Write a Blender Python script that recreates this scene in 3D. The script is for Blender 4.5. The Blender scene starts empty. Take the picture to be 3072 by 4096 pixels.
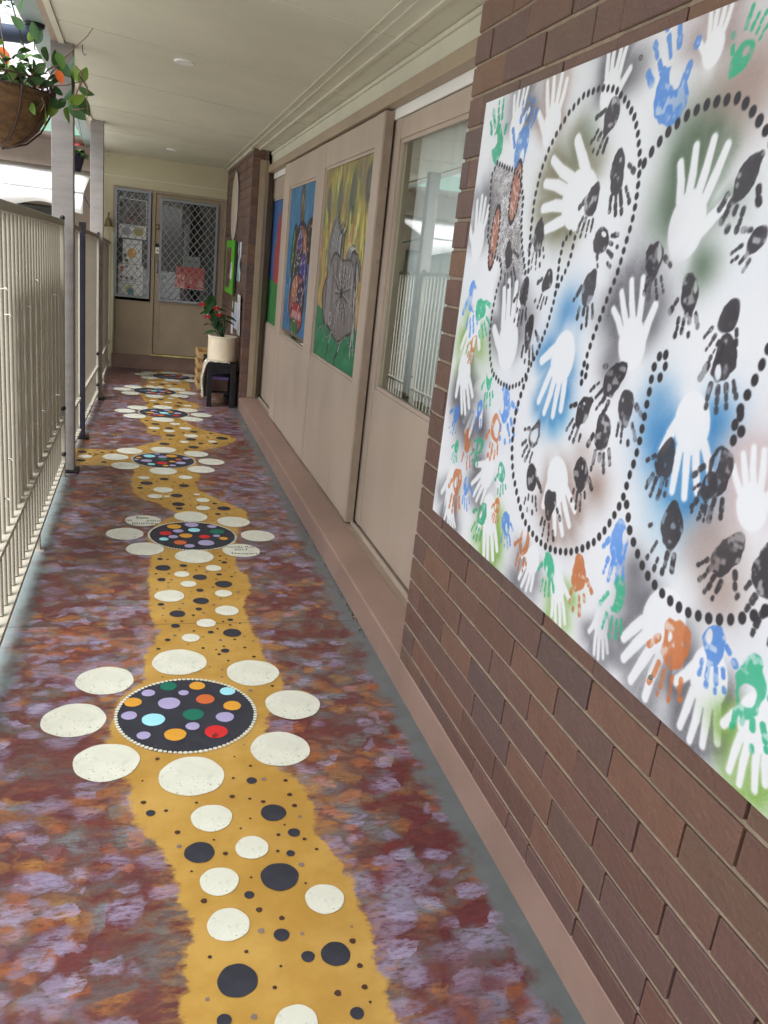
import bpy, bmesh, math, random
import numpy as np
from mathutils import Vector, Matrix
random.seed(7)
R_ = math.radians
scene = bpy.context.scene
C = scene.collection
# ------------------------------------------------------------------ camera
EYE = np.array([0.0, 0.0, 1.47]); FPX = 3200.0
def _n(v): return v / np.linalg.norm(v)
_Y = _n(np.array([-961.0, -1078.0, FPX]))
_D = np.array([-1209.0, 10566.0, FPX]); _D = _n(_D - _Y * _D.dot(_Y))
_Z = -_D; _X = np.cross(_Y, _Z)
RM = np.stack([_X, _Y, _Z])                     # camera -> world
cam = bpy.data.cameras.new('camera'); camo = bpy.data.objects.new('camera', cam); C.objects.link(camo)
cam.sensor_fit = 'VERTICAL'; cam.sensor_height = 24.0; cam.lens = 24.0 * FPX / 4096.0
cam.clip_start = 0.05; cam.clip_end = 500
m3 = Matrix([[RM[i, 0], -RM[i, 1], -RM[i, 2]] for i in range(3)])
camo.matrix_world = Matrix.Translation(Vector(EYE)) @ m3.to_4x4()
scene.camera = camo
# ------------------------------------------------------------------ light (bright overcast, exposed for the shade)
world = bpy.data.worlds.new('World'); scene.world = world; world.use_nodes = True
wn = world.node_tree.nodes; wl = world.node_tree.links
sky = wn.new('ShaderNodeTexSky'); sky.sky_type = 'NISHITA'; sky.sun_disc = False
SUN_EL, SUN_AZ = R_(56), R_(228)                # azimuth clockwise from +Y
sky.sun_elevation = SUN_EL; sky.sun_rotation = SUN_AZ; sky.air_density = 1.0; sky.dust_density = 3.0; sky.ozone_density = 1.0
hsv = wn.new('ShaderNodeHueSaturation'); hsv.inputs['Saturation'].default_value = 0.42
wl.new(sky.outputs[0], hsv.inputs['Color']); wl.new(hsv.outputs[0], wn['Background'].inputs['Color'])
wn['Background'].inputs['Strength'].default_value = 0.15
sun = bpy.data.lights.new('sun', 'SUN'); sun.energy = 1.4; sun.angle = R_(30); sun.color = (0.97, 0.985, 1.0)
suno = bpy.data.objects.new('sun', sun); C.objects.link(suno)
sd = Vector((math.sin(SUN_AZ) * math.cos(SUN_EL), math.cos(SUN_AZ) * math.cos(SUN_EL), math.sin(SUN_EL)))
suno.rotation_euler = sd.to_track_quat('Z', 'Y').to_euler(); suno.location = (-6, -2, 9)
vs = scene.view_settings; vs.view_transform = 'Standard'; vs.look = 'None'; vs.gamma = 1.0; vs.use_curve_mapping = False
vs.exposure = 1.3
# ------------------------------------------------------------------ pixel helpers (a pixel of the photograph gives a direction only)
def ray(px, py): return RM @ np.array([px - 1536.0, py - 2048.0, FPX])
def on_z(px, py, z=0.0):
    r = ray(px, py); return EYE + r * ((z - EYE[2]) / r[2])
def on_x(px, py, x):
    r = ray(px, py); return EYE + r * (x / r[0])
def on_y(px, py, y):
    r = ray(px, py); return EYE + r * (y / r[1])
# ------------------------------------------------------------------ mesh helpers
class MB:
    def __init__(s): s.v = []; s.f = []; s.m = []
    def add(s, vs_, fs, mi=0):
        o = len(s.v); s.v += [tuple(map(float, p)) for p in vs_]; s.f += [tuple(i + o for i in f) for f in fs]; s.m += [mi] * len(fs)
    def box(s, x0, x1, y0, y1, z0, z1, mi=0):
        s.add([(x0, y0, z0), (x1, y0, z0), (x1, y1, z0), (x0, y1, z0), (x0, y0, z1), (x1, y0, z1), (x1, y1, z1), (x0, y1, z1)],
              [(0, 3, 2, 1), (4, 5, 6, 7), (0, 1, 5, 4), (1, 2, 6, 5), (2, 3, 7, 6), (3, 0, 4, 7)], mi)
    def bar(s, p, q, w, h, up=(0, 0, 1), mi=0):
        p = Vector(p); q = Vector(q); d = (q - p).normalized(); u = Vector(up)
        if abs(d.dot(u)) > .98: u = Vector((1, 0, 0))
        a = d.cross(u).normalized() * (w / 2); b = a.cross(d).normalized() * (h / 2)
        vs_ = [p - a - b, p + a - b, p + a + b, p - a + b, q - a - b, q + a - b, q + a + b, q - a + b]
        s.add(vs_, [(0, 1, 2, 3), (7, 6, 5, 4), (0, 4, 5, 1), (1, 5, 6, 2), (2, 6, 7, 3), (3, 7, 4, 0)], mi)
    def tube(s, pts, r, n=8, caps=True, mi=0):
        pts = [Vector(p) for p in pts]; rs = r if isinstance(r, (list, tuple)) else [r] * len(pts)
        rings = []; prev = None
        for i, p in enumerate(pts):
            d = (pts[min(i + 1, len(pts) - 1)] - pts[max(i - 1, 0)]).normalized()
            a = (prev - d * prev.dot(d)).normalized() if prev is not None and (prev - d * prev.dot(d)).length > 1e-4 else d.orthogonal().normalized()
            prev = a; b = d.cross(a)
            rings.append([p + (a * math.cos(2 * math.pi * k / n) + b * math.sin(2 * math.pi * k / n)) * rs[i] for k in range(n)])
        vs_ = [v for r_ in rings for v in r_]; fs = []
        for i in range(len(pts) - 1):
            for k in range(n): fs.append((i * n + k, i * n + (k + 1) % n, (i + 1) * n + (k + 1) % n, (i + 1) * n + k))
        if caps: fs += [tuple(range(n - 1, -1, -1)), tuple((len(pts) - 1) * n + k for k in range(n))]
        s.add(vs_, fs, mi)
    def lathe(s, prof, c=(0, 0, 0), n=32, mi=0, wob=None):
        vs_ = []; fs = []
        for i, (r, z) in enumerate(prof):
            for k in range(n):
                a = 2 * math.pi * k / n; rr = r * (wob(i, a) if wob else 1)
                vs_.append((c[0] + rr * math.cos(a), c[1] + rr * math.sin(a), c[2] + z))
        for i in range(len(prof) - 1):
            for k in range(n): fs.append((i * n + k, i * n + (k + 1) % n, (i + 1) * n + (k + 1) % n, (i + 1) * n + k))
        s.add(vs_, fs, mi)
    def mesh(s, name, mats, smooth=False):
        me = bpy.data.meshes.new(name); me.from_pydata(s.v, [], s.f); me.update()
        for m in (mats if isinstance(mats, (list, tuple)) else [mats]): me.materials.append(m)
        if any(s.m): me.polygons.foreach_set('material_index', s.m)
        if smooth:
            me.polygons.foreach_set('use_smooth', [True] * len(me.polygons))
        return me
    def build(s, name, mats, parent=None, smooth=False): return link(name, s.mesh(name, mats, smooth), parent)
def link(name, me, parent=None, loc=None):
    o = bpy.data.objects.new(name, me); C.objects.link(o)
    if loc is not None: o.location = loc
    if parent is not None: o.parent = parent
    return o
def tag(o, label=None, cat=None, group=None, kind=None):
    if label: o['label'] = label
    if cat: o['category'] = cat
    if group: o['group'] = group
    if kind: o['kind'] = kind
    return o
def thing(name, label, cat, group=None, loc=(0, 0, 0)):
    o = bpy.data.objects.new(name, None); C.objects.link(o); o.location = loc; o.empty_display_size = .05
    return tag(o, label, cat, group)
def chamfer_box(name, sx, sy, sz, mat, b=.002):
    bm = bmesh.new(); bmesh.ops.create_cube(bm, size=1.0)
    for v in bm.verts: v.co = Vector((v.co.x * sx, v.co.y * sy, v.co.z * sz))
    bmesh.ops.bevel(bm, geom=bm.edges[:], offset=b, segments=1, affect='EDGES')
    me = bpy.data.meshes.new(name); bm.to_mesh(me); bm.free(); me.materials.append(mat); return me
def bevel_all(o, w=.003, seg=2):
    md = o.modifiers.new('bevel', 'BEVEL'); md.width = w; md.segments = seg; md.limit_method = 'ANGLE'; return o
# ------------------------------------------------------------------ materials
def lin(c): return tuple((x / 255 / 12.92 if x / 255 <= .04045 else ((x / 255 + .055) / 1.055) ** 2.4) for x in c)
class NT:
    def __init__(s, name):
        s.mat = bpy.data.materials.new(name); s.mat.use_nodes = True
        s.t = s.mat.node_tree; s.n = s.t.nodes; s.l = s.t.links; s.b = s.n['Principled BSDF']
    def new(s, t, **kw):
        nd = s.n.new(t)
        for k, v in kw.items():
            if hasattr(nd, k): setattr(nd, k, v)
        return nd
    def set(s, sock, v):
        if isinstance(v, bpy.types.NodeSocket): s.l.new(v, sock)
        elif isinstance(v, (tuple, list)) and len(v) == 3 and sock.type == 'RGBA': sock.default_value = (*v, 1)
        else: sock.default_value = v
    def pos(s): return s.new('ShaderNodeTexCoord').outputs['Object']
    def mapping(s, vec, scale=(1, 1, 1), loc=(0, 0, 0), rot=(0, 0, 0)):
        m = s.new('ShaderNodeMapping'); s.set(m.inputs['Vector'], vec); m.inputs['Scale'].default_value = scale; m.inputs['Location'].default_value = loc; m.inputs['Rotation'].default_value = rot; return m.outputs[0]
    def noise(s, vec, scale, detail=3, rough=.55, out='Fac', dist=0):
        n = s.new('ShaderNodeTexNoise'); s.set(n.inputs['Vector'], vec); n.inputs['Scale'].default_value = scale; n.inputs['Detail'].default_value = detail; n.inputs['Roughness'].default_value = rough; n.inputs['Distortion'].default_value = dist
        return n.outputs[out]
    def math(s, op, a, b=0.0, c=0.0, clamp=False):
        n = s.new('ShaderNodeMath', operation=op); n.use_clamp = clamp; s.set(n.inputs[0], a); s.set(n.inputs[1], b)
        if len(n.inputs) > 2: s.set(n.inputs[2], c)
        return n.outputs[0]
    def step(s, x, a, b):
        n = s.new('ShaderNodeMapRange', interpolation_type='SMOOTHSTEP'); s.set(n.inputs['Value'], x); n.inputs['From Min'].default_value = a; n.inputs['From Max'].default_value = b; n.inputs['To Min'].default_value = 0; n.inputs['To Max'].default_value = 1
        return n.outputs[0]
    def mix(s, f, a, b, blend='MIX'):
        n = s.new('ShaderNodeMix', data_type='RGBA', blend_type=blend); s.set(n.inputs[0], f); s.set(n.inputs[6], a); s.set(n.inputs[7], b); return n.outputs[2]
    def ramp(s, f, stops, interp='LINEAR'):
        n = s.new('ShaderNodeValToRGB'); s.set(n.inputs[0], f); cr = n.color_ramp; cr.interpolation = interp
        while len(cr.elements) < len(stops): cr.elements.new(.5)
        for e, (p, c) in zip(cr.elements, stops): e.position = p; e.color = (*c, 1)
        return n.outputs[0]
    def bump(s, h, strength=.2, dist=.01):
        b = s.new('ShaderNodeBump'); s.set(b.inputs['Height'], h); b.inputs['Strength'].default_value = strength; b.inputs['Distance'].default_value = dist; s.l.new(b.outputs[0], s.b.inputs['Normal'])
    def done(s, col=None, rough=None, spec=None, metal=None):
        if col is not None: s.set(s.b.inputs['Base Color'], col)
        if rough is not None: s.set(s.b.inputs['Roughness'], rough)
        if spec is not None: s.b.inputs['Specular IOR Level'].default_value = spec
        if metal is not None: s.b.inputs['Metallic'].default_value = metal
        return s.mat
def paint(name, rgb, rough=.5, var=.12, scale=6.0, grime=None, bump=.05, bscale=60, spec=.4, stretch=(1, 1, 1)):
    """painted / plain surface: slight blotchy variation, optional grime tone, fine relief"""
    t = NT(name); p = t.mapping(t.pos(), stretch); c = lin(rgb)
    n = t.noise(p, scale, 5, .6)
    dk = tuple(x * (1 - var) for x in c); lt = tuple(min(1, x * (1 + var * .6)) for x in c)
    col = t.mix(t.step(n, .3, .7), dk, lt)
    if grime:
        g = t.noise(p, scale * 2.3, 6, .7); col = t.mix(t.math('MULTIPLY', t.step(g, .58, .75), .55), col, lin(grime))
    r = t.math('ADD', t.math('MULTIPLY', n, .2), rough - .1)
    t.bump(t.noise(p, bscale, 4, .6), bump, .004)
    return t.done(col, r, spec)
M = {}
M['taupe'] = paint('taupe_paint', (178, 162, 147), .42, .10, 3.0, grime=(150, 134, 120), bump=.10, bscale=34, stretch=(1, 1, .35))
M['taupe_dark'] = paint('taupe_edge_paint', (150, 134, 118), .5, .12, 8, grime=(90, 70, 58), bump=.08)
M['tan'] = paint('tan_trim_paint', (160, 144, 122), .5, .1, 4)
M['cream'] = paint('cream_ceiling_paint', (204, 202, 182), .55, .08, 1.5, bump=.03)
M['creamwall'] = paint('cream_wall_paint', (192, 184, 154), .55, .06, 1.5)
M['plinth'] = paint('plinth_paint', (140, 115, 103), .5, .12, 3.5, grime=(120, 100, 90), bump=.15, bscale=40)
M['fence'] = paint('fence_cream_paint', (176, 171, 156), .62, .08, 5)
M['rail'] = paint('fence_rail_paint', (158, 152, 138), .45, .1, 5)
M['post'] = paint('post_grey_paint', (138, 133, 130), .6, .12, 5, grime=(140, 132, 126), bump=.25, bscale=25, stretch=(1, 1, 5))
M['gutter'] = paint('gutter_grey_green', (150, 165, 160), .5, .15, 4, grime=(90, 100, 95))
M['white'] = paint('white_plastic', (232, 232, 228), .4, .03, 4)
M['black'] = paint('black_satin', (24, 24, 27), .4, .2, 9, bump=.03)
M['alu'] = paint('grey_aluminium', (140, 145, 150), .4, .08, 6, spec=.6)
M['steel'] = paint('dull_steel', (120, 118, 114), .35, .15, 20)
M['mortar'] = paint('mortar', (146, 131, 112), .9, .2, 30, bump=.5, bscale=120)
M['mortar_far'] = paint('mortar_brown', (122, 106, 91), .9, .2, 30, bump=.5, bscale=120)
M['concrete'] = paint('outdoor_concrete', (196, 192, 184), .8, .12, 1.2, bump=.2)
M['wood'] = paint('pale_crate_wood', (196, 160, 108), .6, .2, 6, stretch=(1, 6, 6))
M['latt'] = paint('weathered_lattice', (88, 74, 60), .8, .2, 9)
M['brass'] = paint('old_brass', (150, 135, 95), .35, .25, 30, spec=.7); M['brass'].node_tree.nodes['Principled BSDF'].inputs['Metallic'].default_value = .7
M['soil'] = paint('potting_soil', (48, 36, 28), .95, .3, 40, bump=.6)
M['potcream'] = paint('ribbed_pot_cream', (232, 218, 192), .35, .05, 5)
M['navy'] = paint('navy_pot', (34, 36, 58), .4, .15, 5)
M['coir'] = paint('coir_liner', (104, 78, 52), .95, .35, 22, grime=(88, 60, 40), bump=1.0, bscale=55, stretch=(1, 1, 3))
M['wire'] = paint('basket_wire', (62, 44, 40), .5, .2, 20)
M['twig'] = paint('twig_brown', (122, 92, 78), .7, .2, 20)
M['green_gutter'] = paint('green_gutter', (126, 160, 142), .5, .1, 3)
M['eave'] = paint('eave_shade_wall', (176, 160, 148), .7, .1, 2)
M['awning'] = paint('white_awning_fabric', (238, 238, 236), .7, .03, 3)
M['rooftile'] = paint('grey_roof_tiles', (190, 186, 182), .7, .2, 4, bump=.3)
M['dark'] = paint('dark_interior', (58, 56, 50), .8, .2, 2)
M['palegreen'] = paint('pale_green_room', (196, 204, 158), .6, .05, 2)
M['purple'] = paint('purple_strap', (36, 34, 48), .5, .2, 9)
M['limegreen'] = paint('lime_board', (92, 180, 40), .45, .06, 5)
M['blackpaint'] = paint('pavement_black', (44, 45, 54), .6, .22, 14, grime=(84, 86, 94), bump=.1)
def dotpaint(name, rgb, grime): 
    t = NT(name); p = t.pos(); c = lin(rgb)
    n = t.noise(p, 9, 4, .6); sp = t.noise(p, 75, 4, .75)
    col = t.mix(t.step(n, .35, .7), tuple(x * .9 for x in c), c)
    msk = t.math('MULTIPLY', t.step(sp, .57, .66), t.step(t.noise(p, 6, 4, .6), .40, .62))
    col = t.mix(t.math('MULTIPLY', t.step(t.noise(p, 28, 5, .7), .5, .75), .22), col, lin(grime)); col = t.mix(t.math('MULTIPLY', msk, .8), col, lin(grime)); t.bump(sp, .12, .003)
    return t.done(col, .55, .35)
M['dotwhite'] = dotpaint('floor_dot_cream', (204, 205, 190), (96, 95, 78))
for k, c in dict(lilac=(160, 152, 188), dgreen=(26, 104, 84), ochre=(204, 148, 52), cyan=(150, 212, 222), rust=(190, 98, 52), red=(196, 42, 44), teal=(86, 120, 140)).items():
    M['d_' + k] = dotpaint('floor_dot_' + k, c, tuple(int(x * .7) for x in c))
def colattr(name, rough=.5, spec=.35, fine=.05, weave=0.0):
    t = NT(name); a = t.new('ShaderNodeVertexColor', layer_name='Col'); p = t.pos()
    n = t.noise(p, 130, 3, .7); col = t.mix(fine, a.outputs['Color'], t.ramp(n, [(0.2, (0, 0, 0)), (.8, (1, 1, 1))]), 'OVERLAY')
    t.bump(t.noise(p, 240, 2), .05 + weave, .002)
    return t.done(col, rough, spec)
M['art'] = colattr('hand_painted_art', .55); M['mural'] = colattr('mural_print', .42, .4, .06); M['poster'] = colattr('printed_paper', .5, .3, .03)
def glass(name, tint, boost=1.0):
    m = bpy.data.materials.new(name); m.use_nodes = True; nt = m.node_tree; nt.nodes.clear()
    o = nt.nodes.new('ShaderNodeOutputMaterial'); tr = nt.nodes.new('ShaderNodeBsdfTransparent'); gl = nt.nodes.new('ShaderNodeBsdfGlossy'); mx = nt.nodes.new('ShaderNodeMixShader'); fr = nt.nodes.new('ShaderNodeFresnel'); mu = nt.nodes.new('ShaderNodeMath')
    tr.inputs[0].default_value = (*tint, 1); gl.inputs['Roughness'].default_value = .008; gl.inputs[0].default_value = (.96, .98, 1, 1)
    fr.inputs[0].default_value = 1.52; mu.operation = 'MULTIPLY'; mu.use_clamp = True; mu.inputs[1].default_value = boost
    nt.links.new(fr.outputs[0], mu.inputs[0]); nt.links.new(mu.outputs[0], mx.inputs[0]); nt.links.new(tr.outputs[0], mx.inputs[1]); nt.links.new(gl.outputs[0], mx.inputs[2]); nt.links.new(mx.outputs[0], o.inputs[0])
    return m
M['glass'] = glass('window_glass', (.94, .97, .94), 2.3)     # two faces of one pane in a single sheet
# bricks: each brick its own tone
t = NT('dark_brick'); oi = t.new('ShaderNodeObjectInfo'); rnd = oi.outputs['Random']; p = t.pos()
base = t.ramp(rnd, [(0, lin((92, 69, 62))), (.2, lin((112, 82, 70))), (.42, lin((99, 76, 71))), (.6, lin((117, 86, 71))), (.78, lin((88, 72, 72))), (.96, lin((106, 82, 69))), (1.0, lin((122, 90, 68)))], 'LINEAR')
n = t.noise(t.mapping(p, (1, 1, 1)), 9, 5, .6); st = t.noise(t.mapping(p, (1, 14, 1.2)), 2.2, 4, .6)
col = t.mix(t.math('MULTIPLY', t.step(n, .35, .75), .3), base, lin((74, 56, 54))); col = t.mix(t.math('MULTIPLY', t.step(st, .62, .8), .4), col, lin((168, 136, 104)))
sp = t.noise(p, 160, 2, .8); col = t.mix(t.math('MULTIPLY', t.step(sp, .68, .76), .5), col, lin((176, 156, 136)))
t.bump(t.math('ADD', t.noise(p, 70, 5, .7), t.math('MULTIPLY', t.noise(p, 18, 4, .7), .8)), .5, .005); M['brick'] = t.done(col, t.math('ADD', t.math('MULTIPLY', n, .25), .30), .5)
def leafmat(name, a, b, young=None):
    t = NT(name); oi = t.new('ShaderNodeObjectInfo'); p = t.pos()
    stops = [(0, lin(a)), (.7, lin(b))] + ([(1.0, lin(young))] if young else [])
    col = t.mix(.35, t.ramp(oi.outputs['Random'], stops), t.ramp(t.noise(p, 30, 3), [(.3, lin(a)), (.7, lin(b))]))
    m = t.done(col, .5, .4); return m
M['leaf'] = leafmat('glossy_leaf', (34, 66, 36), (74, 116, 58), (150, 176, 60))
M['leafdark'] = leafmat('anthurium_leaf', (22, 52, 28), (44, 90, 44))
M['leaftree'] = leafmat('tree_leaf', (50, 70, 36), (96, 118, 62), (140, 140, 90))
M['palm'] = leafmat('strap_leaf', (24, 48, 30), (50, 84, 46))
M['petal_red'] = paint('red_petal', (206, 52, 60), .5, .2, 20); M['petal_orange'] = paint('orange_petal', (226, 110, 50), .5, .2, 20)
# ================================================================== floor
def zA(x, y): return (.9042 * x, 2500 + .9042 * y)
def zB(x, y): return (.9042 * x, 1900 + .9042 * y)
def zC(x, y): return (200 + .6028 * x, 1400 + .6028 * y)
def zE(x, y): return (1000 + 1.249 * x, 2500 + 1.249 * y)
def zG(x, y): return (400 + .4521 * x, 2000 + .4521 * y)
FX0, FX1, FY0, FY1 = -.64, .93, -2.0, 10.32
left = [zC(*p) for p in [(700, 135), (690, 150), (640, 190), (645, 220), (600, 255), (590, 290), (620, 330), (650, 358), (610, 380), (590, 410), (600, 470), (640, 500), (640, 552), (735, 568), (745, 590), (690, 612), (600, 636), (520, 655), (380, 665), (170, 650), (60, 645), (60, 768), (175, 766), (330, 766), (420, 775), (560, 790), (545, 840), (530, 900), (560, 950), (600, 985)]]
left += [zB(*p) for p in [(690, 122), (745, 152), (790, 172), (700, 210), (650, 270), (660, 330), (665, 380), (650, 440), (660, 510), (655, 590), (670, 640), (700, 690), (680, 740), (640, 800), (640, 880)]]
left += [zA(*p) for p in [(638, 240), (520, 330), (490, 450), (470, 520), (530, 650), (575, 720), (570, 830), (600, 890), (650, 940), (700, 980), (735, 1040), (780, 1130), (780, 1240), (840, 1310), (850, 1390), (810, 1440), (800, 1520), (825, 1600), (780, 1680), (790, 1765), (780, 1950), (760, 2300), (700, 2900)]]
right = [zC(*p) for p in [(760, 135), (900, 150), (900, 190), (930, 235), (935, 268), (850, 285), (840, 305), (870, 330), (960, 350), (1000, 380), (940, 402), (900, 440), (912, 485), (960, 510), (1060, 540), (1200, 570), (1245, 592), (1220, 612), (1150, 640), (1000, 668), (960, 700), (980, 760), (965, 800), (1000, 840), (970, 880), (990, 930), (1060, 962), (1125, 995)]]
right += [zB(*p) for p in [(1090, 160), (1100, 200), (1055, 245), (1040, 330), (1040, 380), (1060, 420), (1110, 460), (1110, 520), (1080, 560), (1090, 620), (1110, 650), (1130, 700), (1160, 740), (1165, 800), (1230, 860)]]
right += [zA(*p) for p in [(1260, 262), (1240, 330), (1180, 420), (1180, 560)]] + [zE(*p) for p in [(100, 462), (150, 490), (205, 560), (215, 680), (290, 740), (330, 830), (350, 900), (390, 960), (400, 1060), (440, 1130), (440, 1190), (480, 1278), (520, 1500), (560, 1900)]]
poly = np.array([on_z(*p)[:2] for p in left + right[::-1]])
def polysd(P, poly):
    """signed distance, positive inside"""
    d = np.full(len(P), 1e9); ins = np.zeros(len(P), bool)
    for a, b in zip(poly, np.roll(poly, -1, 0)):
        e = b - a; w = P - a; t_ = np.clip((w @ e) / (e @ e + 1e-12), 0, 1); q = w - t_[:, None] * e
        d = np.minimum(d, np.hypot(q[:, 0], q[:, 1]))
        c = (a[1] > P[:, 1]) != (b[1] > P[:, 1])
        with np.errstate(divide='ignore', invalid='ignore'): xi = a[0] + (P[:, 1] - a[1]) * e[0] / e[1]
        ins ^= c & (P[:, 0] < xi)
    return np.where(ins, d, -d)
def grid_mesh(name, P, nu, nv, mat):
    """P: (nv,nu,3) vertices -> quad mesh fast"""
    me = bpy.data.meshes.new(name); me.vertices.add(nu * nv); me.vertices.foreach_set('co', P.reshape(-1).astype(np.float32))
    i = np.arange(nu * nv).reshape(nv, nu); q = np.stack([i[:-1, :-1], i[:-1, 1:], i[1:, 1:], i[1:, :-1]], -1).reshape(-1, 4); nq = len(q)
    me.loops.add(nq * 4); me.loops.foreach_set('vertex_index', q.reshape(-1).astype(np.int32))
    me.polygons.add(nq); me.polygons.foreach_set('loop_start', np.arange(0, nq * 4, 4, dtype=np.int32)); me.update(calc_edges=True)
    if mat: me.materials.append(mat)
    return me
nx, ny = 64, 480
gx = np.linspace(FX0, FX1, nx); gy = np.linspace(FY0, FY1, ny)
GX, GY = np.meshgrid(gx, gy); P = np.stack([GX, GY, np.zeros_like(GX)], -1)
# ---- floor paint: brushed patches, ochre trail, grey margins (left one paled by a painted-in reflection)
t = NT('painted_floor'); p0 = t.pos()
wob = t.noise(p0, 5, 4, .6, 'Color'); fine = t.noise(p0, 38, 4, .65, 'Color')
vm = t.new('ShaderNodeVectorMath', operation='MULTIPLY_ADD'); t.set(vm.inputs[0], wob); vm.inputs[1].default_value = (.16, .12, 0); t.set(vm.inputs[2], p0)
vm2 = t.new('ShaderNodeVectorMath', operation='MULTIPLY_ADD'); t.set(vm2.inputs[0], fine); vm2.inputs[1].default_value = (.03, .022, 0); t.set(vm2.inputs[2], vm.outputs[0])
def voro(scale, stretch, off, rnd=1.0, rot=0.0):
    v = t.new('ShaderNodeTexVoronoi', voronoi_dimensions='2D'); t.set(v.inputs['Vector'], t.mapping(vm2.outputs[0], stretch, off, (0, 0, rot))); v.inputs['Scale'].default_value = scale; v.inputs['Randomness'].default_value = rnd
    sp_ = t.new('ShaderNodeSeparateColor'); t.set(sp_.inputs[0], v.outputs['Color']); return v.outputs['Distance'], sp_.outputs[0], sp_.outputs[1]
mar, mar2, brn = lin((104, 46, 46)), lin((82, 40, 44)), lin((104, 74, 64)); gg, teal, lil, lil2 = lin((98, 104, 104)), lin((116, 128, 136)), lin((146, 138, 166)), lin((124, 112, 134)); org, org2 = lin((158, 94, 54)), lin((150, 110, 60))
big = t.noise(t.mapping(p0, (1, .8, 1), (3, 1, 0)), 1.7, 3, .6); big2 = t.noise(t.mapping(p0, (1, .8, 1), (9, 5, 0)), 1.5, 3, .6)
stroke = t.noise(t.mapping(p0, (1, 3.2, 1), (0, 0, 0), (0, 0, .5)), 26, 4, .75); stroke2 = t.noise(t.mapping(p0, (1, 3.0, 1), (0, 0, 0), (0, 0, -.35)), 22, 4, .75)
big = t.step(big, .33, .67); big2 = t.step(big2, .34, .66)
sm = lambda off, sc: t.noise(t.mapping(vm2.outputs[0], (1, 1.5, 1), off, (0, 0, .2)), sc, 4, .6, dist=.5)
col = t.ramp(sm((0, 0, 0), 5.5), [(.28, mar2), (.40, mar), (.47, lin((96, 52, 50))), (.53, brn), (.60, gg), (.68, lin((118, 84, 60)))])
col = t.mix(.45, col, t.ramp(sm((7, 3, 0), 8), [(.3, mar), (.42, lin((86, 60, 62))), (.5, mar2), (.58, lin((110, 76, 58))), (.66, gg)]))
def dab(col, scale, stretch, off, rot, thr, big_, w, colors, size=.55, strk=None, alpha=.9, soft=.28):
    d, a, b = voro(scale, stretch, off, 1.0, rot)
    on = t.step(t.math('ADD', a, t.math('MULTIPLY', big_, w)), thr, thr + .08)
    edge = t.math('ADD', d, t.math('MULTIPLY', t.math('SUBTRACT', strk, .5), 1.1))
    m = t.math('MULTIPLY', on, t.math('SUBTRACT', 1.0, t.step(edge, size - soft, size)))
    m = t.math('MULTIPLY', m, t.step(strk, .28, .62))
    return t.mix(t.math('MULTIPLY', m, alpha), col, t.ramp(b, colors))
col = dab(col, 8, (1, 1.5, 1), (4, 2, 0), .5, .96, big, .75, [(0, gg), (.5, teal), (1, lin((84, 88, 84)))], .6, stroke, .75)
col = dab(col, 10, (1, 1.5, 1), (1, 7, 0), -.3, 1.04, big, .8, [(0, lin((150, 92, 54))), (.5, org2), (1, lin((134, 86, 56)))], .56, stroke2, .65)
col = dab(col, 12, (1, 1.4, 1), (12, 4, 0), -.6, 1.04, big, .8, [(0, org), (.5, lin((150, 84, 48))), (1, lin((168, 124, 60)))], .55, stroke, .8)
col = dab(col, 7.5, (1, 1.6, 1), (2, 3, 0), .3, 1.06, big2, .85, [(0, lil2), (.4, lil), (1, lin((128, 128, 150)))], .58, stroke, .7)
col = dab(col, 11.5, (1, 1.5, 1), (6, 1, 0), -.2, 1.10, big2, .8, [(0, lil2), (.6, lil), (1, lin((160, 154, 180)))], .54, stroke2, .8, .2)
col = dab(col, 15, (1, 1.4, 1), (16, 9, 0), .7, 1.16, big, .8, [(0, lil2), (.5, lil), (1, org)], .5, stroke, .8, .16)
col = dab(col, 12, (1, 1.5, 1), (8, 4, 0), .1, 1.1, big, .75, [(0, mar), (.6, mar2), (1, org)], .55, stroke, .85)
col = t.mix(t.math('MULTIPLY', t.step(t.noise(t.mapping(p0, (1, 1, 1), (21, 4, 0)), 2.2, 3, .6), .5, .72), .45), col, t.ramp(sm((3, 17, 0), 7), [(.35, mar2), (.5, lin((100, 48, 48))), (.65, lin((84, 62, 62)))]))
col = t.mix(.35, col, t.ramp(stroke, [(.25, (0, 0, 0)), (.8, (1, 1, 1))]), 'SOFT_LIGHT')
sx = t.new('ShaderNodeSeparateXYZ'); t.set(sx.inputs[0], p0); X_ = sx.outputs[0]; Y_ = sx.outputs[1]
en = t.math('MULTIPLY', t.math('SUBTRACT', t.noise(p0, 7, 5, .65), .5), .22)
rm = t.step(t.math('ADD', X_, en), .835, .885); greyc = t.mix(t.noise(p0, 14, 4), lin((84, 90, 92)), lin((106, 112, 112)))
col = t.mix(rm, col, greyc)
lm = t.math('SUBTRACT', 1.0, t.step(t.math('ADD', X_, en), -.46, -.38)); col = t.mix(t.math('MULTIPLY', lm, .85), col, t.mix(t.noise(p0, 12, 4), lin((118, 134, 134)), lin((146, 160, 160))))  # left grey margin, its colour lightened to paint in the bleaching reflection
at = t.new('ShaderNodeAttribute', attribute_name='trail'); sdv = t.math('ADD', at.outputs['Fac'], t.math('ADD', t.math('MULTIPLY', t.math('SUBTRACT', t.noise(p0, 16, 4, .7), .5), .07), t.math('MULTIPLY', t.math('SUBTRACT', stroke, .5), .035)))
tm = t.step(sdv, -.006, .012); och = t.mix(t.step(t.noise(p0, 4, 5, .65), .35, .7), lin((164, 126, 54)), lin((182, 146, 74)))
halo = t.step(sdv, -.07, 0.0); col = t.mix(t.math('MULTIPLY', t.math('MULTIPLY', halo, t.step(stroke2, .45, .62)), .6), col, org2)
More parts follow.
